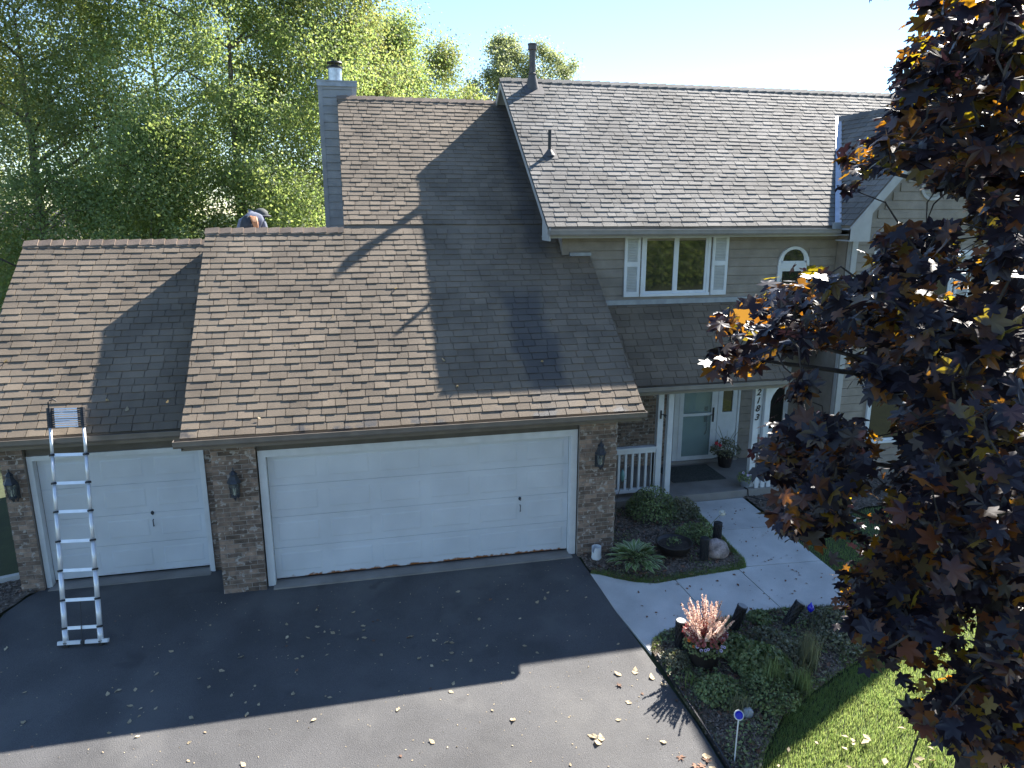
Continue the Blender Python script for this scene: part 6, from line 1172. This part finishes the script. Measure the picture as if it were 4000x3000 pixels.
broadleaf('understorey_tree', (-.9, 13.5, 0), 7.8, 2.0, 2.0, 52, 560, .103, M_leafg, 'low green tree between the person and the chimney', 49, group=G1, trunk_r=.12)
# ---------------------------------------------------------------- red maple in front
TR = Vector((6.4, -6.9, gz(-6.9)))
MT = empty('maple_tree', TR, 'large dark purple maple filling the right side, with glowing orange leaves', 'tree')
tp = [TR+Vector((0, 0, -.1)), TR+Vector((.03, .02, 1.5)), TR+Vector((-.02, .05, 4)), TR+Vector((.05, 0, 7)), TR+Vector((0, .05, 11))]
MB().tube(tp, [.19, .155, .12, .08, .02], 12).build('trunk', M_barkp, MT, smooth=True)
CL4 = np.array([[float(v)/100 for v in s.split(',')] for s in CLUMPS.split(';')]); CL, CSP = CL4[:, :3], CL4[:, 3]; rg = np.random.default_rng(3)
ord_ = rg.permutation(len(CL)); tips = []; NODES = []
def axis_at(z):
    z = max(.9, min(z, 10.5)); return np.array([6.4, -6.9, z])
mb = MB()
for i in ord_:
    c = CL[i]
    if len(tips) < 70 and c[2] > 2.2 and (not tips or min(np.linalg.norm(c-q_) for q_ in tips) > .75):
        d = np.hypot(c[0]-6.4, c[1]+6.9); s = axis_at(c[2]-.35*d-.2); md = s*.5+c*.5+np.array([0, 0, .12*d]); mb.tube([s, md, c], [.018+.012*d, .02, .008], 7); tips.append(c); NODES += [s*(1-f)**2+md*2*f*(1-f)+c*f*f for f in (.45, .6, .75, .88)]
mb.build('limbs', M_barkp, MT, smooth=True, kind='stuff')
mb = MB(); nodes = [np.array(c) for c in tips]+NODES
for i in sorted(range(len(CL)), key=lambda k: np.hypot(CL[k][0]-6.4, CL[k][1]+6.9)):
    c = CL[i]; T_ = np.array(nodes); d = np.linalg.norm(T_-c, axis=1); j = int(np.argmin(d))
    if d[j] > .05:
        e = T_[j]; mb.tube([e, (e+c)/2+np.array([0, 0, .04])+rg.normal(size=3)*.03, c], [.007, .005, .003], 5); nodes += [c, (e+c)/2]
mb.build('twigs', M_barkp, MT, kind='stuff')
ml = [(-90, .16), (-64, .55), (-32, .70), (-22, .92), (-8, .74), (7, .52), (24, .82), (35, 1.04), (46, .82), (62, .56), (77, .84), (90, 1.12)]
ml += [(180-a, q_) for a, q_ in ml[-2:0:-1]]
mv = [(0, 0, 0)]+[(q_*math.cos(R(a)), q_*math.sin(R(a)), -.22*q_*q_+.10*abs(math.cos(R(a)))*q_) for a, q_ in ml]; nm_ = len(ml)
mf = [(0, 1+i, 1+(i+1) % nm_) for i in range(nm_)]
idx = np.repeat(np.arange(len(CL)), np.clip((36*(CSP/.18)**1.2).astype(int), 8, 40)); n = len(idx)
Pp = CL[idx]+np.clip(rg.normal(size=(n, 3)), -1.7, 1.7)*CSP[idx][:, None]*np.array([[1, 1, .75]])
rad_ = Pp-np.stack([np.full(n, 6.4), np.full(n, -6.9), Pp[:, 2]], 1); rad_ /= np.linalg.norm(rad_, axis=1, keepdims=True)
nr = rg.normal(size=(n, 3))*.42+np.array([[0, 0, .75]])+rad_*.45
Rm = rots(nr, rg.random(n)*6.283)
# let most tips hang outwards and down
S = .070*(.6+.7*rg.random(n))
cam_d = np.linalg.norm(Pp-np.array(CAMP), axis=1); rel = Pp-np.array(CAMP)
qz = rel@np.array(fw); qx = np.abs(rel@np.array(rt)/qz); qy = np.abs(rel@np.array(up)/qz)
sel = np.where((qz > .5) & (qx < .70) & (qy < .52) & (cam_d > 2.9))[0]
sel = sel[np.argsort((cam_d/S)[sel])][:298]; mask = np.ones(n, bool); mask[sel] = False; mask &= cam_d > 2.6
S3 = np.stack([S*rg.uniform(.8, 1.1, n), S*rg.uniform(.85, 1.1, n), S*rg.uniform(-.3, 2.4, n)], 1)
scatter('leaf_mass', mv, mf, Pp[mask], Rm[mask], S3[mask], M_maple, MT, 'stuff')
LMESH = bpy.data.meshes.new('leaf'); LMESH.from_pydata(mv, [], mf); LMESH.materials.append(M_maple)
for i in sel:
    o = bpy.data.objects.new('leaf', LMESH); COL.objects.link(o); o.parent = MT
    M4 = Matrix(Rm[i].tolist()).to_4x4()@Matrix.Diagonal((*S3[i], 1)); M4.translation = Vector(Pp[i])-TR; o.matrix_local = M4
# ================================================================ far neighbour house, seen past the left end of the garage
NH = empty('neighbour_house', (-27, 60, 0), 'pale house far away behind the trees at the left edge', 'house')
MB().box(-35, -22, 58, 66, 0, 3.0).build('wall', M_hwall, NH); MB().prism([(57.3, 2.9), (62, 6), (66.7, 2.9)], 0, -35.6, -21.4).build('roof', M_hroof, NH)
for x in (-33, -29, -25): 
    f = MB().box(x, x+1.4, 57.9, 58.05, 1, 2.2).build('window', M_white, NH); MB().box(x+.1, x+1.3, 57.85, 57.9, 1.1, 2.1).build('pane', G_dark, f)
sheet('path', [[(x, y_, -.018) for x in (-60, -12)] for y_ in (47.0, 48.3)], M_conc)

# the wood across the street, reflected in the window panes
n = 60000; cl = 160; cc = np.stack([RNG.uniform(-40, 60, cl), RNG.uniform(-52, -44, cl), RNG.uniform(-.5, 9, cl)], 1); idx = RNG.integers(0, cl, n)
tag(scatter('tree_line', LEAF4[0], LEAF4[1], cc[idx]+RNG.normal(size=(n, 3))*1.3, rots(RNG.normal(size=(n, 3)), RNG.random(n)*6.28), RNG.uniform(.3, .6, n), M_leafg, None, 'stuff'), 'wood across the street mirrored in the window panes', 'wood')
